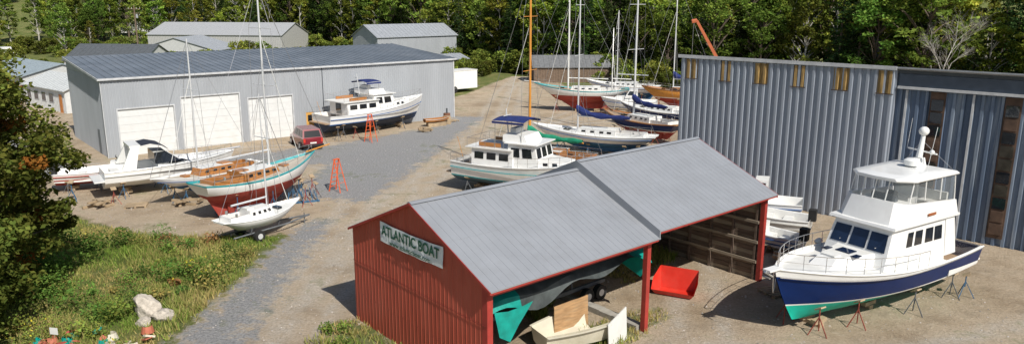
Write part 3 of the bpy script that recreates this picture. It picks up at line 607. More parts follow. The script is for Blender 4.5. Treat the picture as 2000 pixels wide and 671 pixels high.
def stand(mb,x,y,zt,yi,m,r=.025):
    mb.obox((x,y,zt),(.3,.3,.05),0,blockwood,rx=.5 if y>0 else -.5)
    mb.tube((x,y,.45),(x,y,zt),r,m,5); top=(x,y,.55+.15*zt)
    for a in (pi/2,pi/2+2.1,pi/2-2.1): mb.tube(top,(x+.38*math.cos(a),y+.38*math.sin(a)*(1 if y>0 else -1),0),r*.85,m,4)
def stands(mb,L,w,xs,zt,m,f=.72):
    for t in xs:
        for s in (1,-1): stand(mb,t*L,s*(w(t)*f+.05),zt,0,m)
def blocks(mb,L,ts,zk):
    for t in ts:
        z=0;k=0
        while z<zk-.02:
            h=min(.16,zk-z); 
            if k%2==0: mb.bx(t*L-.12,t*L+.12,-.42,.42,z,z+h-.004,blockwood)
            else:
                mb.bx(t*L-.35,t*L+.35,-.38,-.16,z,z+h-.004,blockwood); mb.bx(t*L-.35,t*L+.35,.16,.38,z,z+h-.004,blockwood)
            z+=h;k+=1
def big_yacht():
    L,B_=11.5,3.9; P={k:MB() for k in ('hull','deck','cabin','windows','flybridge','rails','radar_mast','stands','fittings')}
    rh_=lambda t:.05+.24*max(0,(t-.25)/.75)
    w,zs=hull(P['hull'],L,B_,(1.95,2.02,2.70),.32,1.12,.06,navy,white,teal,white,rh_,tw=.86,rake=1.25,pw=2.4,ns=34,kr=.2)
    for s in (1,-1):
        P['hull'].path([(t*L,s*(w(t)+.015),zs(t)+.02) for t in np.linspace(0,1,24)],.035,white,6)
        P['hull'].path([(t*L,s*(w(t)*(1-.02*t)+.012),zs(t)-rh_(t)) for t in np.linspace(0,.985,24)],.02,steel,5)
    deck(P['deck'],L,w,zs,[(0,.24,.75,teak),(.24,1,.12,white2)],white2,white)
    c0=cabin(P['cabin'],6.0,9.3,1.05,.5,zs(.6)-.16,zs(.7)+.33,.9,0,.12,white,white2)
    P['cabin'].bx(8.0,8.4,-.28,.28,zs(.7)+.33,zs(.7)+.40,white2)
    P['windows'].bx(7.0,7.5,-.3,.3,zs(.7)+.335,zs(.7)+.37,glassb)
    for s in (1,-1): P['windows'].bx(7.35,7.75,s*.62-.12,s*.62+.12,zs(.7)+.335,zs(.7)+.36,glassb); P['fittings'].tube((6.5,s*.75,zs(.7)+.33),(6.5,s*.75,zs(.7)+.55),.06,steel,7)
    c=cabin(P['cabin'],2.75,6.95,1.48,1.36,1.75,3.62,.75,0,.17,white)
    for s0,s1 in ((.05,.33),(.365,.635),(.67,.95)): panel(P['windows'],c['f'],s0,s1,.50,.86,glassb,.02)
    for side in ('r','l'):
        spans=((.06,.20),(.23,.37),(.43,.56),(.60,.70)) if side=='r' else ((.94,.80),(.77,.63),(.57,.44),(.40,.30))
        for s0,s1 in spans:
            s0,s1=min(s0,s1),max(s0,s1); panel(P['windows'],c[side],s0,s1,.54,.84,glass,.02)
    panel(P['windows'],c['b'],.3,.7,.05,.85,glass,.02)
    P['fittings'].path([(3.4,-1.42,2.3),(4.2,-1.41,2.32)],.015,steel)
    for s in (1,-1):
        P['cabin'].hexa([(1.9,s*1.48,2.0),(2.75,s*1.48,2.0),(2.75,s*1.42,2.0),(1.9,s*1.42,2.0)],[(2.1,s*1.36,3.58),(2.75,s*1.36,3.58),(2.75,s*1.30,3.58),(2.1,s*1.30,3.58)],white)
    F=P['flybridge']; cabin(F,1.95,6.45,1.48,1.38,3.60,3.70,.05,0,.0,white)
    for s in (1,-1): F.obox((4.0,s*1.43,3.93),(.55,.02,.10),0,mat('name_board',(.28,.09,.03),.5),rx=s*.1)
    ob=[(2.05,-1.44),(5.7,-1.39),(6.2,-.98),(6.3,0),(6.2,.98),(5.7,1.39),(2.05,1.44)]
    ot=[(2.15,-1.36),(5.45,-1.30),(5.85,-.88),(5.92,0),(5.85,.88),(5.45,1.30),(2.15,1.36)]
    it=[(2.15,-1.26),(5.40,-1.20),(5.75,-.82),(5.82,0),(5.75,.82),(5.40,1.20),(2.15,1.26)]
    H_=[.55,.78,.82,.84,.82,.78,.55]
    F.strip([[(x,y,3.70) for x,y in ob],[(x,y,3.70+h) for (x,y),h in zip(ot,H_)],[(x,y,3.70+h) for (x,y),h in zip(it,H_)],[(x,y,3.72) for x,y in it]],white)
    seat=mat('seat_vinyl',(.5,.5,.47),.6)
    F.bx(3.2,3.9,-.35,.35,3.7,4.3,seat); F.bx(3.2,3.35,-.35,.35,4.3,4.85,seat); F.bx(4.6,5.3,-.9,.9,3.7,4.35,white2); F.bx(2.4,2.9,-1.1,1.1,3.7,4.1,seat); F.bx(2.3,2.42,-1.1,1.1,4.1,4.5,seat)
    F.tube((4.55,0,4.35),(4.42,0,4.62),.2,black,12,.2); F.bx(4.9,5.1,-.5,.5,4.35,4.6,darktrim)
    top=[(2.2,-1.36),(5.2,-1.32),(5.75,-.82),(5.85,0),(5.75,.82),(5.2,1.32),(2.2,1.36)]
    F.strip([[(x,y,5.30) for x,y in top],[(x*1.0,y*1.02,5.35) for x,y in top],[(x,y*.93,5.42) for x,y in top],[(3.9+(x-3.9)*.75,y*.6,5.48) for x,y in top]],white,closed=True)
    F.face([(3.9+(x-3.9)*.75,y*.6,5.48) for x,y in top],white); F.face([(x,y,5.30) for x,y in top][::-1],white)
    fr=[((2.2,-1.3,4.25),(2.3,-1.27,5.3)),((3.3,-1.29,4.4),(3.3,-1.27,5.3)),((4.4,-1.27,4.5),(4.4,-1.25,5.3)),((5.4,-1.23,4.5),(5.15,-1.2,5.3)),((5.83,-.5,4.54),(5.6,-.5,5.3))]
    for a_,b_ in fr:
        for s in (1,-1): F.tube((a_[0],a_[1]*s,a_[2]),(b_[0],b_[1]*s,b_[2]),.024,white,5)
    F.tube((5.88,0,4.54),(5.65,0,5.3),.024,white,5)
    vm=bpy.data.materials.new('clear_curtain'); vm.use_nodes=True; n_=vm.node_tree; pb=n_.nodes['Principled BSDF']; pb.inputs['Base Color'].default_value=(.55,.6,.62,1); pb.inputs['Roughness'].default_value=.1; pb.inputs['Alpha'].default_value=.16
    ns_=n_.nodes.new('ShaderNodeTexNoise'); ns_.inputs['Scale'].default_value=3; bb=n_.nodes.new('ShaderNodeBump'); bb.inputs['Strength'].default_value=.5; n_.links.new(ns_.outputs[0],bb.inputs['Height']); n_.links.new(bb.outputs[0],pb.inputs['Normal'])
    for s in (1,-1):
        P['windows'].strip([[(2.2,s*1.3,4.25),(3.3,s*1.29,4.4),(4.4,s*1.27,4.5),(5.4,s*1.23,4.5),(5.84,s*.78,4.52),(5.9,0,4.54)],[(2.3,s*1.27,5.3),(3.3,s*1.27,5.3),(4.4,s*1.25,5.3),(5.15,s*1.2,5.3),(5.6,s*.75,5.3),(5.66,0,5.3)]],vm)
    M_=P['radar_mast']; M_.hexa([(2.6,-.25,5.42),(3.4,-.25,5.42),(3.4,.25,5.42),(2.6,.25,5.42)],[(2.6,-.14,5.8),(3.0,-.14,5.8),(3.0,.14,5.8),(2.6,.14,5.8)],white)
    M_.tube((2.8,0,5.8),(2.65,0,6.75),.13,white,10,.08); M_.tube((3.3,0,5.55),(3.3,0,5.75),.28,white,14,.3); M_.tube((3.3,0,5.75),(3.3,0,5.83),.3,white,14,.18)
    M_.ball((2.65,0,6.88),.2,white,(1,1,.95),12,8); M_.tube((2.4,-.7,6.05),(2.8,.7,6.05),.03,white,6); M_.tube((2.5,-.7,6.05),(2.35,-.7,7.3),.008,white,4); M_.ball((2.9,.55,6.12),.1,white); M_.tube((3.6,.8,5.45),(3.2,.8,7.2),.01,white,4)
    for y_ in (-.35,.35): M_.tube((2.7,0,6.5),(2.0,y_*3,5.35),.008,wire,3)
    rail(P['rails'],L,w,zs,.40,.985,.62,steel,9,.10,1,.014)
    P['rails'].bx(L-.25,L+.45,-.16,.16,zs(1)+.0,zs(1)+.07,white); P['rails'].tube((L+.1,0,zs(1)-.25),(L+.55,0,zs(1)+.02),.04,steel,6); P['rails'].tube((L+.42,-.15,zs(1)-.22),(L+.42,.15,zs(1)-.22),.03,steel,6)
    P['fittings'].path([(L-.15-1.3*u,-(w(1-(.15+1.3*u)/L)+.03),zs(1-(1.3*u)/L)-.15-1.0*math.sin(pi*u)) for u in np.linspace(0,1,12)],.02,white,5)
    for t in (.3,.42,.52): P['fittings'].ball((t*L,-(w(t)+.12),zs(t)+.12),.16,white2,(1.6,.7,.8))
    stands(P['stands'],L,w,(.16,.42),1.0,standgrey,.80); stands(P['stands'],L,w,(.68,.84),1.05,standred,.62); blocks(P['stands'],L,(.2,.5,.78),.33)
    P['fittings'].bx(-.5,-.02,-1.4,1.4,1.2,1.27,white)
    a=math.radians(213); bow=Vector((9.4,25.15)); st=bow-L*Vector((math.cos(a),math.sin(a)))
    return group('motor_yacht',(st.x,st.y),a,P,('hull','radar_mast','flybridge','deck'))
big_yacht()
def cruiser(name,stern,ang,L,B_,z3,zk0,zw,top,boot,bot,railm=white,canvas=bluecv,style='trawler',stm=standgrey,cab=None,rake=1.0,cv=(.30,.53,2.75)):
    P={k:MB() for k in ('hull','deck','cabin','windows','canopy','rails','stands')}
    w,zs=hull(P['hull'],L,B_,z3,zk0,zw,.08,top,boot,bot,railm,.09,tw=.84,rake=rake,pw=2.4)
    P['hull'].path([(t*L,w(t)+.01,zs(t)) for t in np.linspace(0,1,18)],.03,railm,5);P['hull'].path([(t*L,-w(t)-.01,zs(t)) for t in np.linspace(0,1,18)],.03,railm,5)
    for s in (1,-1): P['hull'].path([(t*L,s*(w(t)*.985+.02),lerp(zs(t),zw,.38)) for t in np.linspace(0,.97,18)],.034,boot,4)
    Z=zs(.4)
    if style=='trawler':
        deck(P['deck'],L,w,zs,[(0,.22,.5,teak),(.22,1,.12,white2)],white2,white)
        c1=cabin(P['cabin'],L*.16,L*.46,B_*.40,B_*.39,Z-.2,Z+1.0,0,0,.06,white,white2)
        for sd in ('r','l'):
            for s0 in (.08,.38,.68): panel(P['windows'],c1[sd],s0,s0+.22,.45,.8,glass,.02)
        panel(P['windows'],c1['b'],.35,.65,.1,.9,glass,.02)
        c2=cabin(P['cabin'],L*.42,L*.64,B_*.36,B_*.34,Z-.2,Z+1.45,.35,0,.08,white,white2)
        for s0 in (.06,.38,.70): panel(P['windows'],c2['f'],s0,s0+.24,.5,.86,glass,.02)
        for sd in ('r','l'): panel(P['windows'],c2[sd],.12,.42,.5,.84,glass,.02); panel(P['windows'],c2[sd],.52,.85,.5,.84,glass,.02)
        c3=cabin(P['cabin'],L*.64-.1,L*.84,B_*.32,B_*.16,Z-.15,zs(.75)+.28,.3,0,.08,white,white2)
        for sd in ('r','l'):
            for s0 in (.15,.45): panel(P['windows'],c3[sd],s0,s0+.15,.55,.8,glass,.02)
        P['cabin'].bx(L*.12,L*.46,-B_*.43,B_*.43,Z+1.0,Z+1.07,white2); P['cabin'].bx(L*.40,L*.63,-B_*.38,B_*.38,Z+1.45,Z+1.51,white)
        cabin(P['cabin'],L*.38,L*.55,B_*.33,B_*.30,Z+1.51,Z+1.95,.25,0,.05,white,white2)
        P['cabin'].bx(L*.40,L*.44,-.5,.5,Z+1.95,Z+2.3,white2)
        for s in (1,-1): P['windows'].bx(L*.2,L*.36,s*(B_*.30)-.03,s*(B_*.30)+.03,Z+1.1,Z+1.35,wood)
        c0_,c1_,ch=cv
        for x_ in (L*(c0_+.02),L*(c1_-.02)):
            for s in (1,-1): P['rails'].tube((x_,s*B_*.31,Z+1.05),(x_,s*B_*.31,Z+ch),.018,steel,4)
        xs_=np.linspace(L*c0_,L*c1_,6); P['canopy'].strip([[(x_,y_,Z+ch+.16*math.cos(y_/(B_*.36)*pi/2)+.05*math.sin((x_-L*c0_)/(L*(c1_-c0_))*pi)) for y_ in np.linspace(-B_*.33,B_*.33,7)] for x_ in xs_],canvas)
        for s_ in (1,-1): P['canopy'].strip([[(x_,s_*B_*.33,Z+ch) for x_ in xs_],[(x_,s_*B_*.33,Z+ch-.13) for x_ in xs_]],canvas)
        P['cabin'].tube((L*.36,0,Z+1.5),(L*.34,0,Z+3.4),.04,alum,6); P['cabin'].tube((L*.35,-.5,Z+3.0),(L*.35,.5,Z+3.0),.03,alum,5)
        P['rails'].path([(L*.13,s*B_*.4,Z+1.6) for s in (-1,1)],.015,steel,4)
        for s in (1,-1):
            P['rails'].path([(L*.13,s*B_*.4,Z+1.6),(L*.40,s*B_*.4,Z+1.65)],.015,steel,4)
            for x_ in np.linspace(L*.13,L*.4,5): P['rails'].tube((x_,s*B_*.4,Z+1.05),(x_,s*B_*.4,Z+1.62),.012,steel,4)
        rail(P['rails'],L,w,zs,.45,.98,.6,steel,8,.07,1,.014); rail(P['rails'],L,w,zs,.0,.16,.55,steel,3,.07,1,.014,False)
        P['rails'].tube((.05,0,zs(0)),(-.35,0,zs(0)+1.3),.015,orangewood,4)
        P['hull'].bx(-.45,0,-B_*.36,B_*.36,zw+.12,zw+.19,teak)
    if style=='express':
        deck(P['deck'],L,w,zs,[(0,.40,.65,white2),(.40,1,.05,white2)],white2,white)
        c1=cabin(P['cabin'],L*.38,L*.92,B_*.40,B_*.10,Z-.1,Z+.35,L*.28,0,.2,white,white2)
        c2=cabin(P['windows'],L*.36,L*.56,B_*.40,B_*.30,Z+.15,Z+.85,.9,0,.15,glass,white2)
        for sd in ('r','l'): panel(P['windows'],c1[sd],.2,.55,.3,.7,glass,.02)
        for s in (1,-1): P['cabin'].hexa([(L*.12,s*B_*.46,Z),(L*.22,s*B_*.46,Z),(L*.22,s*B_*.40,Z),(L*.12,s*B_*.40,Z)],[(L*.20,s*B_*.36,Z+1.3),(L*.26,s*B_*.36,Z+1.3),(L*.26,s*B_*.30,Z+1.3),(L*.20,s*B_*.30,Z+1.3)],white)
        P['cabin'].bx(L*.19,L*.27,-B_*.36,B_*.36,Z+1.28,Z+1.42,white)
        P['canopy'].strip([[(x_,y_,z_+.1*math.cos(y_/1.2)) for y_ in np.linspace(-B_*.36,B_*.36,6)] for x_,z_ in ((L*.27,Z+1.30),(L*.34,Z+1.38),(L*.42,Z+1.2),(L*.47,Z+.9))],mat('black_canvas',(.02,.025,.04),.85,bump=.4,bscale=6))
        for x_,y0_ in ((L*.06,-B_*.3),(L*.06,B_*.0)): P['cabin'].bx(x_,x_+.5,y0_,y0_+B_*.3,Z-.6,Z-.2,white2)
        rail(P['rails'],L,w,zs,.5,.98,.45,steel,7,.08,0,.013)
        P['hull'].bx(-.6,0,-B_*.4,B_*.4,zw+.1,zw+.18,white)
    if style=='skiff':
        deck(P['deck'],L,w,zs,[(0,.72,.55,white2),(.72,1,.06,white2)],white2,white)
        for t in (.2,.42): P['cabin'].bx(L*t,L*t+.45,-w(t)+.14,w(t)-.14,zs(t)-.5,zs(t)-.18,white2)
        P['cabin'].bx(L*.52,L*.62,-.35,.35,zs(.5)-.5,zs(.5)+.45,white); P['cabin'].hexa([(L*.6,-.33,zs(.5)+.45),(L*.62,-.33,zs(.5)+.45),(L*.62,.33,zs(.5)+.45),(L*.6,.33,zs(.5)+.45)],[(L*.57,-.3,zs(.5)+.8),(L*.58,-.3,zs(.5)+.8),(L*.58,.3,zs(.5)+.8),(L*.57,.3,zs(.5)+.8)],glass)
        P['cabin'].bx(-.25,.12,-.2,.2,zs(0)-.1,zs(0)+.5,black)
    if style=='small':
        deck(P['deck'],L,w,zs,[(0,.35,.5,white2),(.35,1,.06,white2)],white2,white)
        c1=cabin(P['cabin'],L*.35,L*.85,B_*.38,B_*.12,Z-.1,Z+.45,.8,0,.12,white); c2=cabin(P['cabin'],L*.35,L*.58,B_*.34,B_*.30,Z+.3,Z+1.15,.5,0,.08,white,white2)
        for s0 in (.08,.54): panel(P['windows'],c2['f'],s0,s0+.38,.3,.85,glass,.02)
        for sd in ('r','l'): panel(P['windows'],c2[sd],.1,.85,.35,.85,glass,.02)
        rail(P['rails'],L,w,zs,.5,.97,.4,steel,5,.08,0,.013)
    stands(P['stands'],L,w,(.12,.42,.7),zw-.1,stm,.78); blocks(P['stands'],L,(.15,.5,.75),zk0+.01)
    return group(name,stern,ang,P,('hull','canopy','deck'))
cruiser('trawler_yacht',(-17.1,66.0),.80,11.6,3.7,(2.05,2.1,2.95),.45,1.25,white,bluestripe,blackbot,stm=standgrey,cv=(.36,.50,2.6))
cruiser('trawler_yacht',(-3.3,48.3),-.5,9.8,3.5,(2.0,2.0,2.6),.40,1.05,white,tealstripe,mat('blue_grey_bottom',(.06,.12,.17),.7))
cruiser('express_cruiser',(-25.6,45.2),math.radians(36),8.1,2.9,(1.75,1.8,2.1),.50,1.05,white,white,white,style='express',stm=standblue)
cruiser('open_skiff',(-29.4,46.6),math.radians(24),6.2,2.2,(1.25,1.25,1.55),.35,.80,white,redbot,redbot,style='skiff')
cruiser('small_powerboat',(15.6,79.6),math.radians(170),6.0,2.4,(1.6,1.65,1.95),.5,.9,white,bluestripe,white,style='small')
cruiser('lobster_boat',(-96,146),math.radians(160),8.5,3.0,(1.9,2.0,2.6),.5,1.1,white,tealstripe,teal,style='small')
cruiser('small_powerboat',(15.4,36.8),math.radians(150),4.6,1.9,(1.15,1.15,1.4),.4,.6,white,white2,blackbot,style='skiff')
cruiser('runabout',(15.9,39.3),math.radians(158),5.2,2.1,(1.35,1.35,1.6),.4,.7,white,bluestripe,blackbot,style='small')
cruiser('dinghy',(14.0,34.2),math.radians(140),3.4,1.5,(.95,.95,1.15),.35,.5,white,bluestripe,bluestripe,style='skiff')
def sailboat(name,stern,ang,L,B_,z3,zk0,zw,top,boot,bot,railm,deckm,cabm,mast=None,mastm=alum,cover=None,keelb=None,stm=standred,tw=.5,rake=1.6,srake=.9,masts2=None,sprit=0,trailer=False,boomz=1.0,lifel=True,mr_=.075,mf=None,thk=.09):
    P={k:MB() for k in ('hull','deck','cabin','windows','rigging','mast','rails','stands','keel')}
    w,zs=hull(P['hull'],L,B_,z3,zk0,zw,.10,top,boot,bot,railm,.08,tw=tw,rake=rake,srake=srake,kind='sail',pw=2.0)
    for s in (1,-1): P['hull'].path([(t*L,s*(w(t)+.008),zs(t)+.01) for t in np.linspace(0,1,18)],.028,railm,5)
    if boot in (tealstripe,bluestripe):
        for s in (1,-1): P['hull'].path([(t*L,s*(w(t)*.985+.012),zs(t)-.2) for t in np.linspace(0.02,.96,18)],.022,boot,4)
    deck(P['deck'],L,w,zs,[(0,.08,.08,deckm),(.08,.30,.09,deckm),(.30,1,.08,deckm)],deckm,railm)
    Z=zs(.3); cw=wood if cabm is not white else white
    P['cabin'].bx(L*.10,L*.30,-B_*.24,-B_*.20,Z-.1,Z+.26,cw); P['cabin'].bx(L*.10,L*.30,B_*.20,B_*.24,Z-.1,Z+.26,cw); P['cabin'].bx(L*.085,L*.1,-B_*.24,B_*.24,Z-.1,Z+.26,cw)
    P['windows'].bx(L*.101,L*.299,-B_*.199,B_*.199,Z-.05,Z+.02,mat('cockpit_sole',(.13,.09,.06),.8))
    c=cabin(P['cabin'],L*.30,L*.62,B_*.29,B_*.22,Z-.12,zs(.45)+.42,.25,0,.05,cabm,white2)
    for sd in ('r','l'):
        for s0 in (.12,.36,.60,.8): panel(P['windows'],c[sd],s0,s0+.11,.5,.78,glass,.015)
    P['cabin'].bx(L*.30,L*.38,-.3,.3,zs(.45)+.42,zs(.45)+.50,wood if cabm is not white else white2); P['cabin'].bx(L*.68,L*.73,-.25,.25,zs(.7)-.02,zs(.7)+.08,wood if cabm is not white else glass)
    for s in (1,-1): P['cabin'].tube((L*.16,s*B_*.22,Z+.26),(L*.16,s*B_*.22,Z+.42),.07,steel,7)
    if keelb is not None:
        k=P['keel']; zt=lerp(zk0,zw,.35); x0,x1=L*.20,L*.72; th_=thk
        top_=[(x0,-th_*1.5,zt),(x1,-.05,zt),(x1,.05,zt),(x0,th_*1.5,zt)]; bt=[(x0+.15,-th_*.9,keelb),(x1-L*.14,-.06,keelb),(x1-L*.14,.06,keelb),(x0+.15,th_*.9,keelb)]
        k.hexa(bt,top_,bot); k.hexa([(x0-.45,-.025,keelb+.05),(x0+.1,-.03,keelb+.05),(x0+.1,.03,keelb+.05),(x0-.45,.025,keelb+.05)],[(L*.05,-.03,zw+.1),(x0,-.03,zt),(x0,.03,zt),(L*.05,.03,zw+.1)],bot)
        P['stands'].bx(L*.3,L*.36,-.3,.3,0,keelb,blockwood);P['stands'].bx(L*.5,L*.56,-.3,.3,0,keelb,blockwood)
    ms=[]
    if mast: ms.append((L*(mf or (.58 if not masts2 else .64)),mast,mastm,mr_))
    if masts2: ms.append((L*.18,masts2,mastm,mr_*.75))
    for (xm,hm,mm,r_) in ms:
        zb=zs(.5)+.3; P['mast'].tube((xm,0,zb-.5),(xm,0,hm),r_,mm,8,r_*.7)
        for f in ((.62,) if hm<11 else (.45,.75)):
            zz=lerp(zb,hm,f); P['mast'].tube((xm,-B_*.33,zz),(xm,B_*.33,zz),.025,mm,5)
        for s in (1,-1):
            P['rigging'].path([(xm,s*B_*.45,zs(.58)),(xm,s*B_*.33,lerp(zb,hm,.62 if hm<11 else .75)),(xm,0,hm-.1)],.011,wire,3)
            P['rigging'].tube((xm-.5,s*B_*.45,zs(.5)),(xm,0,lerp(zb,hm,.6)),.009,wire,3)
        if xm>L*.4:
            P['rigging'].tube((L+sprit*.9,0,zs(1)+.1),(xm,0,hm-.1),.014,wire,4); P['rigging'].tube((L*.85,0,zs(.85)+.1),(xm,0,lerp(zb,hm,.72)),.02,white2,4)
            P['rigging'].tube((.05,0,zs(0)+.05),(xm,0,hm-.1),.010,wire,3)
        bl=L*.42 if xm>L*.4 else L*.2
        P['mast'].tube((xm,0,zb+boomz),(xm-bl,0,zb+boomz-.05),.055,mm,6)
        if cover:
            R_=[]
            for u in np.linspace(0,1,12):
                rr2=lerp(.32,.14,u**.6); R_.append([(xm+.08-bl*u,rr2*.75*math.cos(a)+.02*math.sin(u*22),zb+boomz+.05+(.55*(1-u)**5)+rr2*math.sin(a)*(1+.25*math.sin(u*17))) for a in np.linspace(0,2*pi,8,endpoint=False)])
            P['rigging'].strip(R_,cover,closed=True)
    if sprit: P['mast'].tube((L-.7,0,zs(1)+.02),(L+sprit,0,zs(1)+.22),.06,mastm if mastm is not alum else orangewood,6,.04)
    if lifel: rail(P['rails'],L,w,zs,.06,.96,.5,steel,8,.06,1,.011)
    if trailer:
        t_=P['stands']; 
        for s in (1,-1):
            t_.tube((L*.1,s*.5,.42),(L*.75,s*.45,.42),.05,standgrey,5); t_.tube((L*.75,s*.45,.42),(L*1.12,0,.42),.05,standgrey,5)
            t_.tube((L*.35,s*.72,.3),(L*.35,s*.92,.3),.3,black,14); t_.tube((L*.35,s*.921,.3),(L*.35,s*.93,.3),.15,alum,10)
            t_.tube((L*.3,s*.5,.42),(L*.3,s*.6,zw),.035,standgrey,4); t_.tube((L*.65,s*.4,.42),(L*.65,s*.45,zw),.035,standgrey,4)
        t_.tube((L*.35,-.8,.3),(L*.35,.8,.3),.04,standgrey,5); t_.tube((L*1.05,0,0),(L*1.05,0,.6),.03,standgrey,5)
    else:
        stands(P['stands'],L,w,(.22,.5,.76),zw-.1,stm,.66)
    return group(name,stern,ang,P,('hull','deck'))
sailboat('wooden_sloop',(-17.1,48.7),math.radians(238),7.6,2.3,(1.65,1.5,1.85),.70,1.05,white,bluestripe,bluebot,white,tandeck,wood,mast=9.8,keelb=.3,stm=standblue,mr_=.06,lifel=False)
sailboat('cruising_cutter',(-17.2,39.3),math.radians(57),8.5,2.9,(2.25,2.05,2.75),.50,1.48,white,redbot,redbot,tealstripe,tandeck,wood,mast=13.2,keelb=.12,sprit=1.3,stm=standblue,tw=.6,rake=1.1,srake=.4,mr_=.07,thk=.14)
sailboat('daysailer',(-14.6,35.4),math.radians(54),5.0,2.0,(1.3,1.2,1.5),.48,.72,white,white,white,white,white2,white,mast=7.4,trailer=True,mr_=.04,lifel=False,boomz=.5)
sailboat('green_covered_sloop',(6.1,47.9),math.radians(151.3),9.6,3.0,(1.9,1.8,2.3),.7,1.1,white,tealstripe,bluebot,wood,teak,wood,mast=14,mastm=orangewood,cover=greencv,keelb=.3,mr_=.10,boomz=.75)
sailboat('white_sloop',(11.3,57.3),math.radians(156),10.5,3.1,(1.75,1.65,2.15),.6,1.0,white,bluestripe,bluebot,white,white2,white,mast=15,keelb=.25,cover=bluecv,stm=standblue,mf=.62)
sailboat('wooden_ketch',(13,82.6),math.radians(172),10.6,3.4,(2.6,2.35,3.1),.9,1.75,white,redbot,redbot,tealstripe,teak,white,mast=15,masts2=9.2,keelb=.3,sprit=1.2,mastm=white2,tw=.5,rake=2.2,srake=1.4,mr_=.10)
sailboat('blue_sloop',(14.3,62.4),math.radians(128),9.3,3.0,(1.85,1.75,2.25),.6,1.05,navy,white,redbot,wood,teak,white,mast=15,keelb=.3,cover=bluecv,mr_=.10)
sailboat('blue_sloop',(17.8,69),math.radians(140),9.0,2.9,(1.85,1.75,2.25),.6,1.05,navy,white,redbot,white,white2,white,mast=None,keelb=.3,cover=bluecv)
sailboat('orange_wood_sloop',(23,83),math.radians(165),8.5,2.7,(2.3,2.2,2.7),.8,1.4,orangewood,white,redbot,wood,teak,wood,mast=14.5,keelb=.3,cover=bluecv)
sailboat('white_sloop',(17.5,88),math.radians(160),9,3.0,(2.3,2.2,2.8),.8,1.4,white,bluestripe,bluebot,white,white2,white,mast=11,keelb=.3)
# ---------------------------------------------------------------- minivan
carp=mat('maroon_paint',(.20,.012,.02),.25,var=.08,coat=.6); 
def minivan():
    P={k:MB() for k in ('body','glazing','wheels','lamps')}; b_=P['body']; Wd=.93
    secs=[(-2.28,.38,.95),(-2.2,.32,1.05),(-1.2,.3,1.05),(1.1,.3,1.0),(1.7,.3,.9),(2.2,.36,.72),(2.28,.42,.6)]
    R_=[]
    for x,z0_,z1_ in secs:
        f=.86 if abs(x)>2.1 else 1; R_.append([(x,-Wd*.93*f,z0_),(x,-Wd*f,z0_+.25),(x,-Wd*.97*f,z1_-.06),(x,-Wd*.86*f,z1_),(x,Wd*.86*f,z1_),(x,Wd*.97*f,z1_-.06),(x,Wd*f,z0_+.25),(x,Wd*.93*f,z0_)])
    b_.strip(R_,carp,closed=True); b_.face(R_[0][::-1],carp); b_.face(R_[-1],carp)
    c=cabin(b_,-2.2,1.35,.84,.80,.98,1.70,.85,.35,.14,carp)
    vg=mat('van_glass',(.012,.013,.016),.2,spec=.25)
    g_=P['glazing']; panel(g_,c['f'],.06,.94,.12,.9,vg); panel(g_,c['b'],.08,.92,.15,.85,vg)
    for s0,s1 in ((.06,.32),(.36,.58),(.62,.86)): panel(g_,c['r'],s0,s1,.15,.85,vg); panel(g_,c['l'],1-s1,1-s0,.15,.85,vg)
    for x in (-1.4,1.4):
        for s in (1,-1): P['wheels'].tube((x,s*.74,.33),(x,s*.95,.33),.33,black,16); P['wheels'].tube((x,s*.951,.33),(x,s*.965,.33),.19,alum,10)
    for s in (1,-1): P['lamps'].bx(-2.3,-2.2,s*.72-.08,s*.72+.08,.7,1.0,redp); P['lamps'].bx(2.1,2.26,s*.6-.14,s*.6+.14,.55,.68,white)
    P['lamps'].bx(-2.31,-2.285,-.26,.26,.58,.70,white2); P['lamps'].bx(-2.36,-2.2,-.85,.85,.36,.52,black)
    group('maroon_minivan',(-17.5,62.2),math.radians(120),P,('body',))
minivan()
def place(mb,name,loc,ang,smooth=False):
    o=mb.build(name,None,smooth); o.location=(loc[0],loc[1],loc[2] if len(loc)>2 else 0); o.rotation_euler=(0,0,ang); return o
def ladderm(h,m=orange):
    m_=MB()
    for s in (1,-1):
        m_.tube((-.45,s*.32,0),(0,s*.2,h),.04,m,5); m_.tube((.5,s*.34,0),(.02,s*.2,h),.032,m,5)
    for k in range(1,7): z=h*k/7; f=1-k/7; m_.bx(-.45*f-.04,-.45*f+.04,-.2-.12*f,.2+.12*f,z-.015,z+.015,m)
    for k in (2,4): z=h*k/7; f=1-k/7; m_.tube((.5*f,-.2-.14*f,z),(.5*f,.2+.14*f,z),.018,m,4)
    m_.bx(-.12,.1,-.22,.22,h-.02,h+.03,m); return m_
place(ladderm(2.4),'step_ladder',(-12.4,64.2),-.6); place(ladderm(2.1),'step_ladder',(-11.3,46.8),-.5)
for k,(x_,y_) in enumerate([(-13.3,45.6),(-12.7,45.9),(-12.2,44.9),(-13.6,44.8),(-14.1,66),(-15.3,64.5),(18.9,29.2),(-12.4,43.2),(9.9,57.3),(-27,44.2),(-24,43.4)]):
    m_=MB(); stand(m_,0,0.01,1.0+.2*(k%2),0,[standblue,standred,standgrey][k%3]); place(m_,'jack_stand',(x_,y_),k*.7)
m_=MB()
for k in range(7): m_.tube((-.9+.3*k,-.5,.05),(-.7+.25*k,.6,.5+.1*(k%3)),.03,standblue,5)
m_.bx(-1,1,-.4,-.3,.0,.1,standblue); place(m_,'stacked_stand_frames',(-12.9,44.2),.4)
def pallet():
    m_=MB()
    for k in range(6): m_.bx(-.6,.6,-.5+k*.18,-.5+k*.18+.12,.10,.125,blockwood)
    for y_ in (-.45,0,.4): m_.bx(-.6,-.5,y_-.05,y_+.05,0,.099,blockwood);m_.bx(-.05,.05,y_-.05,y_+.05,0,.099,blockwood);m_.bx(.5,.6,y_-.05,y_+.05,0,.099,blockwood)
    return m_
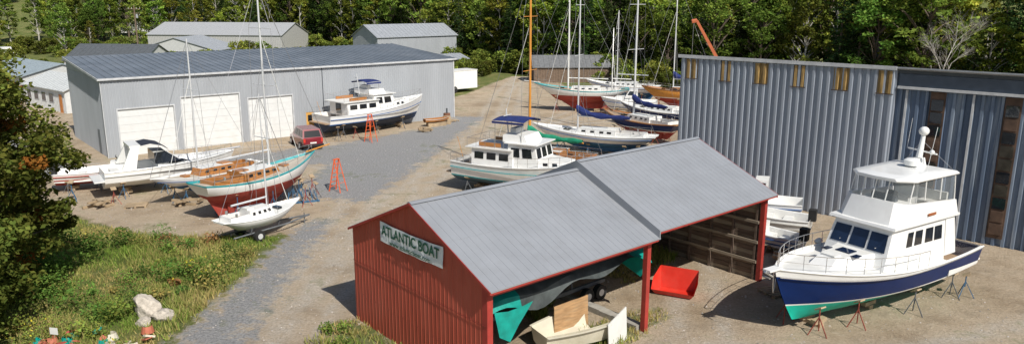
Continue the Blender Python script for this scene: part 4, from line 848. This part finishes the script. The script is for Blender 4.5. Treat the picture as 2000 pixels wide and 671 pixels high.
for k,(x_,y_,a_) in enumerate([(-22.5,43.0,.3),(-6.2,75.6,.9),(11.2,29.6,.4),(-34,57.5,.2),(16.8,33.4,1.0)]): place(pallet(),'wood_pallet',(x_,y_),a_)
rr=random.Random(12)
for k,(x_,y_) in enumerate([(-19.5,43.2),(-24.6,43.0),(13.0,33.2),(8.0,55.0),(-8.2,69.5)]):
    m_=MB()
    for q in range(9): m_.obox((rr.uniform(-.6,.6),rr.uniform(-.5,.5),.08+.14*(q%3)),(rr.uniform(.5,1.2),.15,.13),rr.uniform(-.4,.4)+(1.57 if q%2 else 0),blockwood)
    place(m_,'timber_blocking_pile',(x_,y_),k)
m_=MB(); w_,z_=hull(m_,2.6,1.1,(.75,.72,.85),.4,.5,.03,wood,wood,wood,white,.04,tw=.7,rake=.3); deck(m_,2.6,w_,z_,[(0,1,.25,teak)],teak,wood)
m_.bx(.3,2.2,-.3,.3,0,.38,blockwood); place(m_,'wooden_dinghy',(-8.6,72.2),.5)
m_=MB(); m_.tube((0,0,0),(0,0,1.0),.35,mat('rusty_barrel',(.2,.09,.05),.8,var=.3),12); m_.bx(-.5,.2,-.9,-.4,0,.8,blockwood); m_.tube((0,0,1),(0,0,1.5),.08,darktrim,6); place(m_,'barrel_stove',(-6.6,74.6),.3)
m_=MB(); m_.bx(-3.2,3.2,-1.2,1.2,.5,2.9,white); m_.bx(-3.25,3.25,-1.25,1.25,2.9,2.98,white2)
for x_ in (-1.6,-.6): 
    for s in (1,-1): m_.tube((x_,s*.9,.45),(x_,s*1.2,.45),.45,black,12)
m_.bx(3.2,4.4,-.1,.1,.5,.6,standgrey); place(m_,'box_trailer',(-8.0,101),.71)
m_=MB(); m_.bx(-6,6,-1.3,1.3,.8,3.4,white); m_.bx(-6.05,6.05,-1.35,1.35,3.4,3.5,white2); m_.tube((-3,-1.2,.5),(-3,1.2,.5),.5,black,10); m_.bx(5,5.2,-1,1,0,.8,standgrey); place(m_,'semi_trailer',(-104,214,2.4),.1)
m_=MB(); m_.tube((0,0,-.5),(0,0,11),.18,oldwood,8,.13); m_.bx(-1.3,1.3,-.07,.07,10.1,10.25,oldwood); m_.bx(-.9,.9,-.07,.07,9.2,9.32,oldwood); m_.tube((.35,.3,8.2),(.35,.3,9.1),.25,galv,8)
for x_ in (-1.2,-.5,.5,1.2): m_.tube((x_,0,10.25),(x_,0,10.5),.05,white2,5)
place(m_,'utility_pole',(-85,171,0),.2)
m_=MB(); cr=mat('crane_red',(.5,.14,.06),.5,var=.15)
b0=Vector((24.6,80,1.6)); b1=Vector((19.2,79,10.1))
m_.tube(b0,b1,.28,cr,4,.18); m_.tube(b1,b1+Vector((-.5,0,-.1)),.22,cr,6); m_.tube(b1+Vector((-.3,0,0)),(18.9,79,6),.015,wire,3)
m_.bx(22.5,28,79,81.2,.7,1.6,cr); m_.bx(26.5,28,79,81.2,1.6,2.8,cr)
for x_ in (23.2,25,27.2):
    for y_ in (78.95,81.0): m_.tube((x_,y_,.5),(x_,y_+.3,.5),.5,black,12)
m_.build('mobile_crane')
rk=mat('pale_rock',(.50,.45,.38),.95,var=.2,scale=4,bump=.8,bscale=6,dirt=(.25,.22,.18),dirtamt=.7,dscale=3)
def rock(name,loc,s,seed):
    bpy.ops.mesh.primitive_ico_sphere_add(subdivisions=4,radius=1); o=bpy.context.object; o.name=name; r_=np.random.default_rng(seed)
    dirs=r_.normal(size=(22,3)); dirs/=np.linalg.norm(dirs,axis=1)[:,None]; off=r_.uniform(.62,.95,22)
    for v in o.data.vertices:
        p=np.array(v.co); k=dirs@p; m=np.max(np.where(k>0,k/off,0)); p=p/max(1,m); p*=1+.04*math.sin(p[0]*9+p[1]*7)*math.sin(p[2]*8); v.co=p
    o.scale=s; o.location=loc; o.data.materials.append(rk)
rock('boulder',(-14.3,27.2,.3),(.62,.5,.62),1); rock('boulder',(-13.5,26.8,.15),(.5,.42,.38),2); rock('boulder',(-14.0,26.3,.1),(.35,.3,.28),3)
m_=MB(); rr=random.Random(5); rb=mat('salmon_plastic',(.46,.14,.08),.6,var=.25,dirt=(.25,.15,.1))
for k in range(50):
    c=(rr.uniform(-2.2,1.8),rr.uniform(-1.4,1.0),rr.uniform(.05,.3)); mm=rr.choice([rb,rb,redbot,rb,tarpteal,rb,cream])
    if k%3==0: 
        a=rr.uniform(0,6); R_=[[(c[0]+.24*math.cos(a+u)*(1-.3*v),c[1]+.24*math.sin(a+u)*(1-.3*v),c[2]-.1+.26*v) for u in np.linspace(0,3.8,8)] for v in (0,.5,1)]; m_.strip(R_,mm)
    else: m_.obox(c,(rr.uniform(.2,.6),rr.uniform(.1,.35),rr.uniform(.02,.08)),rr.uniform(0,3),mm,rx=rr.uniform(-.7,.7),ry=rr.uniform(-.6,.6))
place(m_,'scrap_buoy_heap',(-14.6,24.3),.2)
m_=MB(); m_.tube((0,0,0),(0,0,.7),.02,blockwood,4); m_.bx(-.16,.16,-.02,-.005,.5,.75,white); place(m_,'small_post_sign',(-16.2,24.4),-.2)
m_=MB()
m_.strip([[(-.75,.42,.04),(.75,.42,.04)],[(-.7,-.42,.04),(.7,-.42,.04)],[(-.82,-.62,.95),(.82,-.62,.95)],[(-.82,-.67,.93),(.82,-.67,.93)]],redp)
m_.face([(-.75,.42,.04),(-.7,-.42,.04),(-.82,-.62,.95),(-.95,.1,.6),(-.9,.55,.25)],redp); m_.face([(.75,.42,.04),(.7,-.42,.04),(.82,-.62,.95),(.95,.1,.6),(.9,.55,.25)],redp)
m_.face([(-.75,.42,.04),(.75,.42,.04),(.9,.55,.25),(-.9,.55,.25)],redp)
place(m_,'red_moulded_tray',(6.9,29.5),-.45+pi)
P={k:MB() for k in ('tub','bulkhead','panel')}
hullc=[]
for i in range(9):
    t=i/8; ww=.55+.35*math.sin(t*pi*.6); hullc.append([(t*2.4,-ww,.75+.15*t),(t*2.4+.05,-ww*.8,.25),(t*2.4+.08,0,.08),(t*2.4+.05,ww*.8,.25),(t*2.4,ww,.75+.15*t)])
P['tub'].strip(hullc,cream); P['tub'].strip([[(p[0],p[1]*.93,p[2]+.04) for p in r] for r in hullc],cream); P['tub'].face(hullc[0],cream); 
for i in range(8):
    for k in (0,4): a_,b_=hullc[i][k],hullc[i+1][k]; s=-1 if k==0 else 1; P['tub'].face([a_,b_,(b_[0],b_[1]+s*.12,b_[2]),(a_[0],a_[1]+s*.12,a_[2])],cream)
P['bulkhead'].hexa([(1.0,.55,.15),(2.6,.75,.15),(2.6,.8,.15),(1.0,.6,.15)],[(1.0,.6,1.25),(2.6,.8,1.35),(2.6,.85,1.35),(1.0,.65,1.25)],ply)
P['panel'].hexa([(2.2,-1.15,0),(3.4,-.6,0),(3.4,-.55,0),(2.2,-1.1,0)],[(2.2,-1.05,.95),(3.4,-.5,1.2),(3.4,-.45,1.2),(2.2,-1.0,.95)],white2)
group('boat_deck_mould',(.95,24.1),.5,P)
P={k:MB() for k in ('tarp','tarp_ends','hull','wheels')}
R_=[]
for i in range(25):
    t=i/24; x_=lerp(.7,8.6,t); sag=.12*math.sin(t*pi*5+.5)+.08*math.sin(t*17); zt=3.05-.3*abs(t-.5)**1.5
    ring=[]
    for y_,dz_ in ((.85,-.50-.2*math.sin(t*6)+sag),(1.0,-.25+sag*.5),(1.4,-.02),(2.4,.15),(3.4,.05),(4.2,-.3),(4.6,-1.0)): ring.append((x_,y_,zt+dz_))
    R_.append(ring)
P['tarp'].strip(R_,lambda j,i:(tarpteal if (j<4 or j>20) else tarpdark))
P['tarp_ends'].face([(.7,.85,2.5),(.72,1.3,2.9),(.72,2.6,3.1),(.72,4.2,2.7),(.75,3.0,1.9),(.8,1.6,1.7),(.85,1.0,1.8)],tarpteal)
P['tarp_ends'].face([(8.6,.85,2.4),(8.6,1.3,2.9),(8.6,2.6,3.1),(8.62,4.2,2.7),(8.6,2.5,2.0),(8.5,1.3,1.7)],tarpteal)
P['tarp_ends'].strip([[(.75,.74,2.6),(1.3,.72,2.5),(1.9,.74,2.5),(2.4,.76,2.55)],[(.9,.66,1.75),(1.3,.62,1.5),(1.7,.66,1.95),(2.3,.75,2.45)]],tarpteal)
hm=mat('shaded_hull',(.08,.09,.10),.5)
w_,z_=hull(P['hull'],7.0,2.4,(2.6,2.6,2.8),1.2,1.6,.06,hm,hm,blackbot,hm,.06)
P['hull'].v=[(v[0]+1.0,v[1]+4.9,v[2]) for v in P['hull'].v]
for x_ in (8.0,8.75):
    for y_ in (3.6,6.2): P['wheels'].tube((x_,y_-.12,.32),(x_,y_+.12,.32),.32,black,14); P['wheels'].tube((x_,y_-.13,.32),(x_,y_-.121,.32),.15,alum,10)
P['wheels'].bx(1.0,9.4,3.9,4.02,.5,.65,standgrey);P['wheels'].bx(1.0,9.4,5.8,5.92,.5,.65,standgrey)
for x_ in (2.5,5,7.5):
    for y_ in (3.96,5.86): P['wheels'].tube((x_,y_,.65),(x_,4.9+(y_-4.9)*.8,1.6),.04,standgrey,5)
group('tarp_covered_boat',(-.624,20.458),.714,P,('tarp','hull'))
